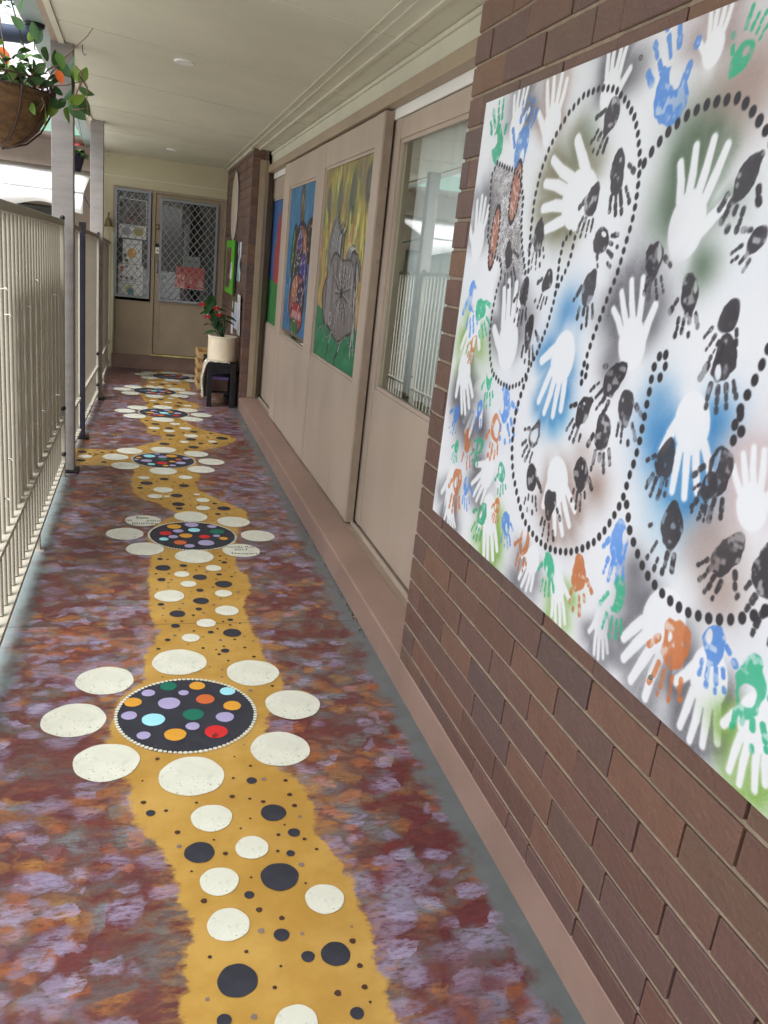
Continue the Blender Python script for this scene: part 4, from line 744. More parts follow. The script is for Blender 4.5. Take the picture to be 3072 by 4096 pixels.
leg(f1, 3.93); leg(f1, 1.4); leg(f4, 9.0); leg(f3, 7.2)
for par, y, x in ((f1, 5.255, None), (f3, 7.985, None)):
    ox, oy = par.location.x, par.location.y; fx, z = fline(y); mb = MB(); mb.box(fx - ox - .02, fx - ox + .02, y - oy - .01, y - oy + .024, 0, z + .006); bevel_all(mb.build('end_post', M['rail'], par))
for par, y in ((f1, 5.29), (f3, 8.0)):
    ox, oy = par.location.x, par.location.y; fx, z = fline(y)
    for zz in (z - .02, .41, .12): mb = MB(); mb.tube([(fx - ox + .012, y - oy - .05, zz + .03), (fx - ox + .012, y - oy - .02, zz + .03)], .014, 10); mb.build('bolt', M['black'], par, True)
# square posts
def post(name, x0, x1, y0, y1, z1, label):
    o = thing(name, label, 'post', 'verandah posts', ((x0 + x1) / 2, (y0 + y1) / 2, 0)); w, d = (x1 - x0) / 2, (y1 - y0) / 2
    mb = MB(); mb.box(-w, w, -d, d, .014, z1); bevel_all(mb.build('shaft', M['post'], o), .004)
    mb = MB(); mb.box(-w - .02, w + .025, -d - .025, d + .02, 0.0, .013); bevel_all(mb.build('base_plate', M['black'], o), .003)
    return o
post('verandah_post', -.520, -.400, 5.36, 5.46, zceil(-.46, 5.4) - .002, 'grey square timber post in front of the hanging basket gap, nearest the camera')
post('verandah_post', -.462, -.352, 8.02, 8.12, zceil(-.42, 8.05) - .002, 'grey square timber post farther back beside the end wall')
sp = thing('slim_gate_post', 'dark purple black slim post standing at the gate opening', 'post', None, (-.415, 6.36, 0))
mb = MB(); mb.box(-.02, .018, -.018, .018, .02, 1.53); bevel_all(mb.build('shaft', M['purple'], sp)); mb = MB(); mb.box(-.05, .045, -.045, .045, 0, .02); bevel_all(mb.build('foot_plate', M['black'], sp), .004); mb = MB(); mb.box(-.024, .022, -.022, .022, 1.52, 1.56); mb.build('cap', M['black'], sp)
# lattice tied behind the near panel
lt = thing('lattice_screen', 'dark timber lattice tied to the outside of the near balustrade', 'lattice', None, (-.497, 0, 0))
for y in np.linspace(3.42, 5.18, 11): mb = MB(); mb.box(-.007, 0, y - .042, y + .042, .36, 1.26); mb.build('slat', M['latt'], lt)
for z in np.linspace(.40, 1.23, 6): mb = MB(); mb.box(-.016, -.0075, 3.38, 5.22, z - .042, z + .042); mb.build('slat', M['latt'], lt)
z3_ = lambda x, y: (x * .7463, 750 + y * .7459)
TL = ['highest on the left', 'just below the highest on the left', 'high in the middle', 'highest in the middle', 'high next to the grey post', 'low next to the grey post', 'low in the middle', 'lowest in the middle, with a long tail', 'low on the left', 'lowest on the left']
for ti, (x, y) in enumerate(((40, 545), (60, 685), (165, 640), (205, 500), (303, 577), (320, 1113), (245, 1198), (205, 1265), (70, 1457), (52, 1668))):
    p_ = on_x(*z3_(x, y), -.448); o = thing('cable_tie', 'white cable tie on the near balustrade, ' + TL[ti], 'cable tie', 'white cable ties on the balustrade', (-.472, p_[1], p_[2]))
    mb = MB(); r = .0125; mb.tube([(r * math.cos(a), r * math.sin(a), 0) for a in np.linspace(0, 2 * math.pi, 13)], .0022, 6, False); mb.build('loop', M['white'], o, True)
    mb = MB(); mb.tube([(.011, -.004, 0), (.02, -.014, .005), (.028, -.020, -.003)], .0015, 6); mb.build('tail', M['white'], o, True)
# ================================================================== end wall
YE = 10.25
ew = thing('end_wall', 'cream end wall closing the verandah around the door', 'wall')
mb = MB(); mb.box(-.50, 1.1, YE, YE + .12, 2.055, 2.62); mb.build('upper_wall', M['creamwall'], ew)
mb = MB(); mb.box(-.50, -.345, YE, YE + .12, 0, 2.055); mb.build('side_wall', M['creamwall'], ew)
mb = MB(); mb.box(-.345, .935, YE + .015, YE + .12, 0, .17); mb.build('base_board', M['plinth'], ew)
mb = MB(); mb.box(-.47, .93, YE - .006, YE - .0005, 2.15, 2.163); mb.build('cover_strip', M['cream'], ew)
mb = MB(); mb.tube([(-.335, YE - .02, .17), (-.335, YE - .02, 1.55)], .014, 8); mb.build('corner_conduit', M['cream'], ew, True)
dframe = thing('door_frame', 'tan timber frame around the end door and its side window', 'door frame')
mb = MB()
for a, b, c_, d_ in ((-.345, -.315, .171, 2.054), (.085, .125, .171, 2.054), (.905, .935, .171, 2.054), (-.315, .085, 2.024, 2.054), (.125, .905, 2.026, 2.054)): mb.box(a, b, YE - .012, YE + .08, c_, d_)
bevel_all(mb.build('frame', M['tan'], dframe), .003); mb = MB(); mb.box(.10, .93, YE - .03, YE - .013, .172, .19); mb.build('threshold', paint('worn_yellow', (206, 196, 130), .6, .3, 9), dframe)
mb = MB(); mb.box(-.315, .085, YE + .01, YE + .05, .171, .80); mb.build('lower_panel', M['tan'], dframe)
def diamond(name, x0, x1, z0, z1, y, parent, px_=.080, pz=.100):
    mb = MB(); 
    for s in (1, -1):
        k0 = -40
        for k in range(-60, 60):
            # line z = z0 + s*pz/px_*(x-x0) + k*pz
            pts = []
            def zat(x): return z0 + s * pz / px_ * (x - x0) + k * pz
            xa, xb = x0, x1; 
            def xof(z): return x0 + (z - z0 - k * pz) * px_ / (s * pz)
            c1, c2 = sorted((xof(z0), xof(z1))); xa = max(x0, c1); xb = min(x1, c2)
            if xb - xa > .004: mb.bar((xa, y + .002 * s, zat(xa)), (xb, y + .002 * s, zat(xb)), .0075, .004, (0, 1, 0))
    return tag(mb.build(name, M['alu'], parent), kind='stuff')
def grille(parent, x0, x1, z0, z1, y):
    mb = MB(); w = .03
    for a, b, c_, d_ in ((x0, x0 + w, z0, z1), (x1 - w, x1, z0, z1), (x0 + w, x1 - w, z0, z0 + w), (x0 + w, x1 - w, z1 - w, z1)): mb.box(a, b, y - .012, y + .006, c_, d_)
    gf = bevel_all(mb.build('grille_frame', M['alu'], parent)); diamond('grille_mesh', x0 + w, x1 - w, z0 + w, z1 - w, y - .002, gf)
sw = thing('side_window', 'narrow window with diamond grille left of the end door', 'window')
grille(sw, -.325, .075, .835, 2.035, YE - .022); mb = MB(); mb.add([(-.31, YE + .03, .84), (.06, YE + .03, .84), (.06, YE + .03, 2.03), (-.31, YE + .03, 2.03)], [(0, 1, 2, 3)]); mb.build('glass_pane', M['glass'], sw)
dr = thing('security_door', 'taupe end door with a diamond grille window', 'door')
mb = MB()
for a, b, c_, d_ in ((.127, .195, .192, 2.024), (.835, .903, .192, 2.024), (.195, .835, .192, .84), (.195, .835, 1.975, 2.024)): mb.box(a, b, YE + .005, YE + .045, c_, d_)
bevel_all(mb.build('leaf', M['tan'], dr), .003); grille(dr, .175, .84, .825, 1.985, YE - .012); mb = MB(); mb.add([(.19, YE + .03, .83), (.84, YE + .03, .83), (.84, YE + .03, 1.98), (.19, YE + .03, 1.98)], [(0, 1, 2, 3)]); mb.build('glass_pane', M['glass'], dr)
mb = MB(); mb.tube([(.158, YE + .0, 1.66), (.158, YE - .014, 1.66)], .032, 20); mb.build('deadlock', M['brass'], dr, True)
mb = MB(); mb.box(.132, .178, YE - .022, YE + .003, 1.435, 1.475); mb.build('lock_hood', M['black'], dr); mb = MB(); mb.box(.132, .176, YE - .028, YE + .003, 1.36, 1.434); lc = bevel_all(mb.build('lock_case', M['white'], dr)); mb = MB(); mb.tube([(.155, YE - .03, 1.40), (.155, YE - .04, 1.40)], .01, 10); mb.build('keyhole', M['steel'], lc, True)
mb = MB(); mb.tube([(.155, YE + .004, 1.29), (.155, YE - .035, 1.27), (.155, YE - .035, 1.17), (.155, YE + .004, 1.15)], .009, 8); mb.build('pull_handle', M['alu'], dr, True)
for z in (.55, 1.7): mb = MB(); mb.tube([(.904, YE - .002, z - .04), (.904, YE - .002, z + .04)], .008, 8); mb.build('hinge', M['steel'], dr, True)
# dark entry hall behind the end door
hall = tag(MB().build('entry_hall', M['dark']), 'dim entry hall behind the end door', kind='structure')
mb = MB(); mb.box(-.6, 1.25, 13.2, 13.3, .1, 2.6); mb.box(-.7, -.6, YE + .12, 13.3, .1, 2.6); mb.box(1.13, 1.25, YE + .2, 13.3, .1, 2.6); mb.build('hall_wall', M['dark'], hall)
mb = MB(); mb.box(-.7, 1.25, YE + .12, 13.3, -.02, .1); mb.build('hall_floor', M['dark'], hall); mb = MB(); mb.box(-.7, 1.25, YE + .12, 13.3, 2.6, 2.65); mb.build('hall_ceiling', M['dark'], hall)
# notices
def sheet(name, O, U, V, w, h, nu, nv, fn, label, cat='poster', group=None, base=(226, 226, 224)):
    c = Canvas(w, h, nu, nv, base); fn(c, random.Random(hash_(label))); o = link(name, c.mesh(name, O, U, V, M['poster'])); tag(o, label, cat, group); o.modifiers.new('paper', 'SOLIDIFY').thickness = .0012; return o
def hash_(s): return sum(ord(ch) * (i + 3) for i, ch in enumerate(s))
def lines(c, u0, u1, v0, n, rg, dv=.014, col=(90, 90, 100)):
    for i in range(n): c.line([(u0 * c.w, v0 * c.h - i * dv), (u0 * c.w + (u1 - u0) * c.w * rg.uniform(.6, 1), v0 * c.h - i * dv)], .0026, col, .002, .75)
def p_crowd(c, rg):
    W_ = c.win(.012, c.w - .012, c.h * .36, c.h - .015); c.blend(W_, np.ones(c.u[W_].shape), (110, 104, 98)); 
    for k in range(16): c.ellipse(rg.uniform(.03, c.w - .03), rg.uniform(.45, .95) * c.h, .02, .025, rg.choice([(150, 90, 90), (84, 80, 72), (128, 120, 116), (74, 66, 62), (130, 130, 120)]), .006)
    for k in range(6): c.ellipse(c.w * (.3 + .1 * k), c.h * (.52 + .06 * (k % 2)), .016, .02, (66, 54, 48), .004); c.ellipse(c.w * (.3 + .1 * k), c.h * (.515 + .06 * (k % 2)), .008, .008, (170, 150, 136), .004)
    lines(c, .2, .8, .33, 2, rg); c.ellipse(c.w * .28, c.h * .17, .05, .045, (156, 158, 172), .01); c.ellipse(c.w * .72, c.h * .18, .055, .045, (168, 160, 96), .008)
def p_orange(c, rg):
    c.ellipse(c.w * .48, c.h * .45, .05, .055, (216, 164, 84), .004); c.ellipse(c.w * .55, c.h * .5, .012, .014, (240, 220, 180), .003); c.ellipse(c.w * .2, c.h * .12, .022, .02, (84, 92, 74)); c.ellipse(c.w * .12, c.h * .33, .016, .024, (90, 96, 84)); c.ellipse(c.w * .4, c.h * .78, .025, .012, (178, 190, 204)); c.ellipse(c.w * .72, c.h * .82, .03, .012, (178, 190, 204)); c.ellipse(c.w * .85, c.h * .55, .01, .012, (140, 160, 80)); lines(c, .5, .9, .08, 1, rg, col=(200, 140, 140))
def p_leaves(c, rg):
    for k in range(5): c.line([(c.w * (.08 + .03 * k), c.h * .8), (c.w * .16, c.h * .62)], .004, (190, 60, 70))
    c.ellipse(c.w * .14, c.h * .58, .016, .012, (184, 44, 56))
    for a, b, r in ((.33, .85, .014), (.75, .8, .012), (.35, .15, .018), (.55, .18, .02), (.12, .2, .014), (.7, .1, .01), (.9, .3, .01)): c.ellipse(c.w * a, c.h * b, r, r * 1.1, rg.choice([(96, 100, 84), (110, 92, 128), (120, 116, 100)]), .004)
def p_tree(c, rg): lines(c, .18, .85, .86, 1, rg); lines(c, .3, .7, .76, 1, rg); c.ellipse(c.w * .46, c.h * .5, .045, .04, (176, 186, 96), .008); c.ellipse(c.w * .5, c.h * .34, .036, .04, (104, 128, 146), .008); c.ellipse(c.w * .52, c.h * .2, .034, .03, (84, 150, 136), .006)
yp = YE + .024
for lb, x0, x1, z0, z1, fn in (('grey photo poster of a group in the top of the side window', -.285, .028, 1.50, 1.93, p_crowd), ('white poster with an orange shape in the side window', -.232, -.018, 1.215, 1.485, p_orange), ('white sheet with a red print and small leaves in the side window', -.28, .0, 1.022, 1.21, p_leaves), ('lowest white sheet with a green and blue tree in the side window', -.28, .002, .838, 1.016, p_tree)):
    sheet('window_poster', (x0, yp, z0), (1, 0, 0), (0, 0, 1), x1 - x0, z1 - z0, 60, 80, fn, lb, 'poster', 'posters in the side window')
def p_red(c, rg):
    W_ = c.win(.008, c.w - .008, .012, c.h); c.blend(W_, np.ones(c.u[W_].shape), (188, 96, 86)); strokes(c, [(196, 80, 72), (206, 120, 100), (170, 84, 76), (190, 70, 66)], 70, .016, .06, rg, .6, .5)
    for k in range(26): u, v = rg.uniform(.02, .3), rg.uniform(.05, .6); c.ellipse(c.w * u, c.h * v, .009, .02, rg.choice([(232, 190, 180), (226, 168, 158), (214, 130, 120)]), .003, rg.uniform(-.4, .4))
    for k in range(14): c.ellipse(c.w * rg.uniform(.5, .97), c.h * rg.uniform(.08, .4), .018, .018, rg.choice([(206, 150, 142), (190, 110, 110), (216, 170, 160)]), .004)
    c.ellipse(c.w * .47, c.h * .14, .03, .03, (190, 44, 56), .006); c.line([(c.w * .32, c.h * .35), (c.w * .62, c.h * .62)], .008, (170, 140, 110), .005)
sheet('door_painting', (.372, yp, .995), (1, 0, 0), (0, 0, 1), .335, .255, 80, 60, p_red, 'pinkish red abstract painting taped behind the end door glass', 'painting')
ks = sheet('door_sign', (.452, yp - .003, 1.248), (1, 0, 0), (0, 0, 1), .20, .125, 30, 20, lambda c, rg: None, 'small grey sign reading Kindergarten behind the end door glass', 'sign', None, (132, 140, 134))
text_mesh('lettering', 'Kindergarten', .034, M['ink'], ks, (.552, yp - .0055, 1.305), (math.pi / 2, 0, 0))
bell = thing('brass_bell', 'small old brass bell hanging on the end wall by the post', 'bell', None, (-.39, YE - .06, 1.60))
mb = MB(); mb.lathe([(.052, 0), (.05, .006), (.042, .02), (.034, .05), (.028, .078), (.014, .092), (0, .095)], n=20); mb.build('bell_cup', M['brass'], bell, True)
mb = MB(); mb.tube([(0, 0, .09), (0, 0, .14)], .007, 8); mb.tube([(0, 0, .135), (0, .03, .15), (0, .062, .15)], .006, 8); mb.build('bracket', M['brass'], bell, True); mb = MB(); mb.tube([(0, 0, .04), (0, .0, -.02), (.01, 0, -.12), (0.03, 0, -.26)], .0025, 6); mb.build('pull_cord', M['fence'], bell)
# notices on the far brick wall (face x = XF)
def wall_sheet(name, y0, y1, z0, z1, fn, lb, cat='notice', base=(226, 226, 224), x=XF - .004, tilt=0.0): return sheet(name, (x, y1, z0), (0, -1, 0), (-tilt, 0, 1), y1 - y0, z1 - z0, 40, 60, fn, lb, cat, 'notices on the far brick wall', base)
ov = thing('oval_sign', 'tall oval pale sign on the far brick wall', 'sign', None, (XF - .012, 9.16, 1.94))
mb = MB(); mb.lathe([(0, 0), (.30, 0), (.31, .006), (.31, .016), (.0, .016)], n=48); o = mb.build('oval_board', paint('oval_board_paint', (190, 178, 160), .5, .12, 4), ov, False); o.rotation_euler = (0, math.pi / 2, 0); o.scale = (1.12, 1, 1); o.location = (-.006, 0, 0)
mb = MB(); mb.lathe([(.312, .001), (.312, .012)], n=48); o = mb.build('rim', paint('oval_rim', (120, 104, 120), .5), ov, True); o.rotation_euler = (0, math.pi / 2, 0); o.scale = (1.12, 1, 1); o.location = (-.004, 0, 0)
gb = thing('notice_board', 'lime green notice board on the far brick wall', 'notice board', 'notices on the far brick wall', (XF - .006, 9.2, 1.32))
mb = MB(); mb.box(-.030, -.012, -.36, .40, -.275, .275); bevel_all(mb.build('green_panel', M['limegreen'], gb)); mb = MB(); mb.box(-.011, -.001, -.50, .34, -.25, .26); mb.build('black_backing', M['black'], gb)
wall_sheet('notice_photo', 9.05, 9.50, 1.10, 1.52, lambda c, rg: [c.ellipse(rg.uniform(0, c.w), rg.uniform(0, c.h), .06, .05, rg.choice([(120, 60, 60), (66, 60, 66), (150, 120, 110), (90, 84, 90)]), .01) for _ in range(40)], 'photo collage pinned on the lime green notice board', base=(110, 80, 80), x=XF - .0385)
wall_sheet('notice_sheet', 8.88, 9.02, 1.20, 1.54, lambda c, rg: lines(c, .1, .9, .9, 14, rg), 'narrow white sheet pinned on the lime green notice board', x=XF - .0395, tilt=-.02)
wall_sheet('notice_sheet', 8.38, 8.68, 1.20, 1.58, lambda c, rg: [c.ellipse(rg.uniform(0, c.w), rg.uniform(0, c.h), .05, .05, rg.choice([(120, 150, 160), (160, 190, 190), (70, 76, 84)]), .02) for _ in range(14)], 'blue green printed sheet right of the lime green board', base=(196, 206, 206))
wall_sheet('notice_sheet', 8.34, 8.70, .725, .99, lambda c, rg: (lines(c, .1, .9, .9, 12, rg, .018, (120, 90, 120)), c.ellipse(c.w * .5, c.h * .4, .1, .05, (170, 186, 220), .03)), 'lilac printed sheet below the lime green board', base=(206, 208, 226), x=XF - .008)
wall_sheet('notice_sheet', 8.06, 8.30, .70, 1.085, lambda c, rg: lines(c, .15, .85, .92, 16, rg, .02), 'long white curling sheet nearest the corner of the far brick wall', x=XF - .014, tilt=.03)
wall_sheet('notice_sheet', 8.80, 9.0, .64, .86, lambda c, rg: lines(c, .1, .9, .9, 8, rg), 'small white sheet low on the far brick wall behind the plant')
wall_sheet('notice_card', 8.86, 8.97, .885, 1.02, lambda c, rg: c.ellipse(c.w * .5, c.h * .45, .03, .045, (220, 232, 210), .004), 'small green card with a pale oval on the far brick wall', base=(84, 160, 60))
# ================================================================== stool, pot plant, cloth, crate
st = thing('black_bench', 'low black bench carrying the cream plant pot beside the brick wall', 'bench', None, (.755, 8.3, 0))
mb = MB(); mb.box(-.135, .135, -.34, .34, .405, .43); bevel_all(mb.build('bench_top', M['black'], st), .003)
for sx_ in (-1, 1):
    for sy in (-1, 1): mb = MB(); x = sx_ * .112; y = sy * .315; mb.box(x - .022, x + .022, y - .022, y + .022, 0, .404); bevel_all(mb.build('leg', M['black'], st), .002)

for q_ in ((-.088, .088, -.325, -.305), (-.088, .088, .305, .325)): mb = MB(); mb.box(*q_, .335, .404); mb.build('end_apron', M['black'], st)
for q_ in ((-.12, -.104, -.29, .29), (.104, .12, -.29, .29)): mb = MB(); mb.box(*q_, .335, .404); mb.build('side_apron', M['black'], st)
mb = MB(); mb.box(-.088, .088, -.29, .29, .13, .142); mb.build('lower_shelf', M['black'], st)
bb = thing('black_tub', 'black plastic tub standing between the bench and the brick wall', 'tub', None, (.907, 8.35, 0))
mb = MB(); mb.box(-.016, .014, -.28, .28, 0, .31); mb.box(-.018, .016, -.285, .285, .311, .33); bevel_all(mb.build('tub_body', M['black'], bb), .006)
bx_ = thing('storage_box', 'purple lidded storage box on the shelf of the black bench', 'box', None, (.755, 8.3, .143))
mb = MB(); mb.box(-.075, .075, -.2, .2, 0, .11); mb.build('box_body', paint('box_brown', (110, 84, 74), .6), bx_); mb = MB(); mb.box(-.08, .08, -.205, .205, .111, .14); mb.build('lid', paint('box_purple', (140, 124, 200), .4), bx_)
cr = thing('wooden_crate', 'pale wooden crate behind the black bench', 'crate', None, (.74, 9.08, 0))
for z in (.03, .14, .25, .36):
    mb = MB(); mb.box(-.16, .16, -.235, -.22, z - .025 + .02, z + .06); mb.box(-.16, .16, .22, .235, z - .005, z + .06); mb.box(-.16, -.147, -.219, .219, z - .005, z + .06); mb.box(.147, .16, -.219, .219, z - .005, z + .06); mb.build('slat', M['wood'], cr)
mb = MB(); 
for x in (-.135, .115):
    for y in (-.215, .195): mb.box(x, x + .02, y, y + .02, 0, .42)
mb.box(-.145, .145, -.19, .19, .0, .015); mb.build('corner_battens', M['wood'], cr)
pot = thing('plant_pot', 'cream ribbed round plant pot on the black bench', 'plant pot', None, (.762, 8.14, .437))
prof = [(0, 0), (.125, 0), (.134, .008)]; 
for i in range(15): z = .018 + i * .0135; prof += [(.137, z), (.1405, z + .0045), (.137, z + .009)]
prof += [(.139, .225), (.143, .232), (.143, .243), (.134, .245), (.131, .235), (.128, .20), (0, .20)]
mb = MB(); mb.lathe(prof, n=40); mb.build('pot_body', M['potcream'], pot, True); mb = MB(); mb.lathe([(0, .208), (.127, .206)], n=24); mb.build('soil', M['soil'], pot)
def leaf_mesh(l, w, fold=.25, droop=.25, heart=False, n=6):
    V_ = []; F_ = []
    for i in range(n + 1):
        s_ = i / n; ww = w * (math.sin(math.pi * min(1, s_ ** (.6 if heart else .85))) ** .8) / 2 if 0 < i < n else (w * .22 if heart and i == 0 else .0008)
        z = -droop * l * s_ * s_; back = -.12 * l if heart and i == 0 else 0
        V_ += [(l * s_, 0, z), (l * s_ + back, ww, z + fold * ww), (l * s_ + back, -ww, z + fold * ww)]
    for i in range(n):
        a = i * 3; F_ += [(a, a + 3, a + 4, a + 1), (a, a + 2, a + 5, a + 3)]
    return V_, F_
_lm = {}
def leaf_obj(parent, p_, d, l, w, mat, name='leaf', roll=0.0, heart=False, droop=.25, fold=.25):
    k = (round(w / l, 1), mat.name, heart, round(droop, 1), round(fold, 1))
    if k not in _lm:
        mb = MB(); mb.add(*leaf_mesh(1.0, round(w / l, 1), fold, droop, heart)); _lm[k] = mb.mesh(name, mat, True)
    o = link(name, _lm[k], parent); q_ = Vector(d).to_track_quat('X', 'Z') @ __import__('mathutils').Quaternion((1, 0, 0), roll); o.rotation_mode = 'QUATERNION'; o.rotation_quaternion = q_; o.location = p_; o.scale = (l, l, l); return o
an = thing('anthurium_plant', 'green anthurium with red flowers growing in the cream pot', 'plant', None, (.762, 8.14, .64))
rg = random.Random(4); s_ = lambda x, y: (780 + x * .2487, 1150 + y * .2486)
heads = [(s_(215, 300), .17, .11, -1.9, 1), (s_(270, 290), .17, .105, -1.5, 2), (s_(545, 470), .15, .10, .3, 3), (s_(230, 710), .13, .065, 3.0, 4), (s_(330, 560), .12, .08, -2.2, 5), (s_(470, 600), .10, .07, .6, 6), (s_(200, 580), .11, .05, 2.6, 7), (s_(420, 350), .13, .06, .4, 8), (s_(300, 470), .11, .08, -2.0, 9), (s_(560, 560), .11, .07, .1, 10), (s_(380, 640), .12, .08, -1.2, 11), (s_(140, 400), .09, .05, 2.9, 12), (s_(600, 500), .10, .06, 0, 13), (s_(450, 480), .11, .07, -.5, 14)]
for px, l, w, ang, sd_ in heads:
    yy = 8.05 + .2 * rg.random(); w_ = on_y(*px, yy); p_ = Vector(w_) - an.location; d = Vector((math.cos(ang) * .8, -.5 + rg.uniform(-.3, .3), math.sin(ang) * .5 - .1)); base = Vector((rg.uniform(-.04, .04), rg.uniform(-.04, .04), 0))
    mb = MB(); mb.tube([base, (base + p_) / 2 + Vector((0, 0, .03)), p_ - d.normalized() * l * .45], .0035, 6); mb.build('stem', M['leafdark'], an, True); leaf_obj(an, p_ - d.normalized() * l * .5, d, l, w, M['leafdark'], 'leaf', rg.uniform(-.4, .4), True)
for px in ((130, 300), (350, 360), (400, 470), (210, 500)):
    w_ = on_y(*s_(*px), 8.08); p_ = Vector(w_) - an.location; mb = MB(); mb.tube([(0, 0, 0), p_ * .6 + Vector((0, 0, .04)), p_], .003, 6); mb.build('flower_stem', M['leafdark'], an, True)
    leaf_obj(an, p_, (-.4, -.6, .5), .085, .075, M['petal_red'], 'flower', .2, True); mb = MB(); mb.tube([p_, p_ + Vector((-.01, -.03, .04))], .005, 6); mb.build('flower_spike', M['potcream'], an, True)
# draped wrap under the pot
t = NT('spotted_wrap'); p0 = t.pos(); v_ = t.new('ShaderNodeTexVoronoi'); t.set(v_.inputs['Vector'], p0); v_.inputs['Scale'].default_value = 34
col = t.mix(t.math('SUBTRACT', 1.0, t.step(v_.outputs['Distance'], .28, .36)), lin((188, 180, 164)), lin((240, 238, 230))); M['wrap'] = t.done(col, .45, .5)
ns, nw = 26, 14; Pn = np.zeros((nw, ns, 3)); rgn = np.random.default_rng(6)
for i in range(ns):
    f = i / (ns - 1); s__ = f * .56 - .21                       # arc length: negative on the bench, positive hanging
    for j in range(nw):
        w = (j / (nw - 1) - .5); wid = .30 * (1 - .55 * f)
        if s__ < 0: x = -.14 - s__; z = .434 + .012 * abs(math.sin(j * 1.3 + i)) ; 
        else: x = -.1412 - .035 * math.sin(min(1, s__ / .3) * 2.2) - .012 * math.sin(j * 1.7 + s__ * 9); z = .434 - s__
        Pn[j, i] = (.755 + x, 8.10 + w * wid - .05 * f, z)
wrap = link('draped_wrap', grid_mesh('draped_wrap', Pn, ns, nw, M['wrap'])); wrap.data.polygons.foreach_set('use_smooth', [True] * len(wrap.data.polygons)); tag(wrap, 'pale spotted cloth wrap hanging off the black bench below the pot', 'cloth'); wrap.modifiers.new('cloth', 'SOLIDIFY').thickness = .003
lb_ = tag(MB().build('fallen_leaf', M['petal_red']), 'tiny red fallen leaf lying on the nearest dark floor roundel', 'leaf')
p_ = on_z(*zA(938, 502)); lb_.location = (p_[0], p_[1], .006); bm = MB(); bm.add(*leaf_mesh(.022, .010, .5, -.2)); lb_.data = bm.mesh('fallen_leaf', paint('dry_red_leaf', (110, 40, 34), .6)); lb_.rotation_euler = (0, 0, .7)
# leaf litter along the foot of the plinth
rgl = random.Random(12); lit = tag(MB().build('leaf_litter', M['soil']), 'dry leaf litter caught along the foot of the plinth', 'leaf litter', kind='stuff'); mb = MB()
for k in range(230):
    y = rgl.choice([rgl.uniform(2.9, 3.4), rgl.uniform(3.4, 4.4), rgl.uniform(4.2, 6.5)]); x = XF - abs(rgl.gauss(0, .006)) - .002; l = rgl.uniform(.002, .008); a = rgl.uniform(0, 6.3); z = .0012 + rgl.random() * .003; ca, sa = math.cos(a) * l, math.sin(a) * l
    mb.add([(x - abs(ca) - .001, y - sa, z), (x - .002, y - ca * .3, z + .002), (x - .001, y + sa, z + .001), (x - abs(ca) * .5 - .004, y + ca * .4, z)], [(0, 1, 2, 3)], 0 if rgl.random() < .85 else 1)
lit.data = mb.mesh('leaf_litter', [M['soil'], M['wood']])
# ================================================================== hanging baskets
hb = thing('hanging_basket', 'coir lined wire hanging basket at upper left in front of the post', 'hanging basket', None, (-.525, 3.42, 1.742))
rb = .205
cprof = [(.0, 0), (.06, .004), (.11, .03), (.155, .075), (.185, .13), (.20, .185), (.196, .19), (.18, .17), (.0, .16)]
mb = MB(); mb.lathe(cprof, n=56, wob=lambda i, a: 1 + .012 * math.sin(9 * a + i) + .01 * math.sin(23 * a)); mb.build('coir_liner', M['coir'], hb, True)
mb = MB(); rgc = random.Random(31)
for k in range(900):
    i_ = rgc.uniform(1, 4.99); a = rgc.uniform(0, 2 * math.pi); j_ = int(i_); f_ = i_ - j_; r = cprof[j_][0] * (1 - f_) + cprof[j_ + 1][0] * f_; z = cprof[j_][1] * (1 - f_) + cprof[j_ + 1][1] * f_
    c0 = Vector((r * math.cos(a), r * math.sin(a), z)); d = Vector((math.cos(a + rgc.uniform(-.9, .9)), math.sin(a + rgc.uniform(-.9, .9)), rgc.uniform(-1, .6))) * rgc.uniform(.008, .022); w_ = Vector((-math.sin(a), math.cos(a), 0)) * .0008; mb.add([c0 - w_, c0 + w_, c0 + d], [(0, 1, 2)])
tag(mb.build('coir_fibres', M['coir'], hb), kind='stuff')
mb = MB()
for z, r in ((.19, .207), (.225, .21)): mb.tube([(r * math.cos(a), r * math.sin(a), z) for a in np.linspace(0, 2 * math.pi, 49)], .0035, 6, False)
mb.build('rim_wire', M['wire'], hb, True)
mb = MB(); nz = 34
for k in range(nz):
    a0, a1 = 2 * math.pi * k / nz, 2 * math.pi * (k + .5) / nz; mb.bar((.2085 * math.cos(a0), .2085 * math.sin(a0), .191), (.2085 * math.cos(a1), .2085 * math.sin(a1), .224), .005, .003); a2 = 2 * math.pi * (k + 1) / nz; mb.bar((.2085 * math.cos(a1), .2085 * math.sin(a1), .224), (.2085 * math.cos(a2), .2085 * math.sin(a2), .191), .005, .003)
mb.build('rim_lattice', M['wire'], hb)
for k in range(10):
    a = 2 * math.pi * k / 10 + .3; mb = MB(); mb.tube([(r * 1.02 * math.cos(a), r * 1.02 * math.sin(a), z) for r, z in [(.04, -.002), (.11, .024), (.158, .07), (.19, .13), (.206, .19)]], .0035, 6); mb.build('rib_wire', M['wire'], hb, True)
mb = MB(); mb.lathe([(0, .175), (.19, .172)], n=24); mb.build('soil', M['soil'], hb)
for k in range(3): a = 2 * math.pi * k / 3 + .9; mb = MB(); mb.tube([(.207 * math.cos(a), .207 * math.sin(a), .225), (0, 0, .72)], .0022, 6); mb.build('chain', M['wire'], hb)
bp_ = thing('basket_plant', 'leafy trailing plant growing out of the coir hanging basket', 'plant', None, (-.525, 3.42, 1.912))
zt_ = lambda x, y: (x * .211, y * .211); zo_ = lambda x, y: (x * .2773, 400 + y * .2773)
rg = random.Random(21)
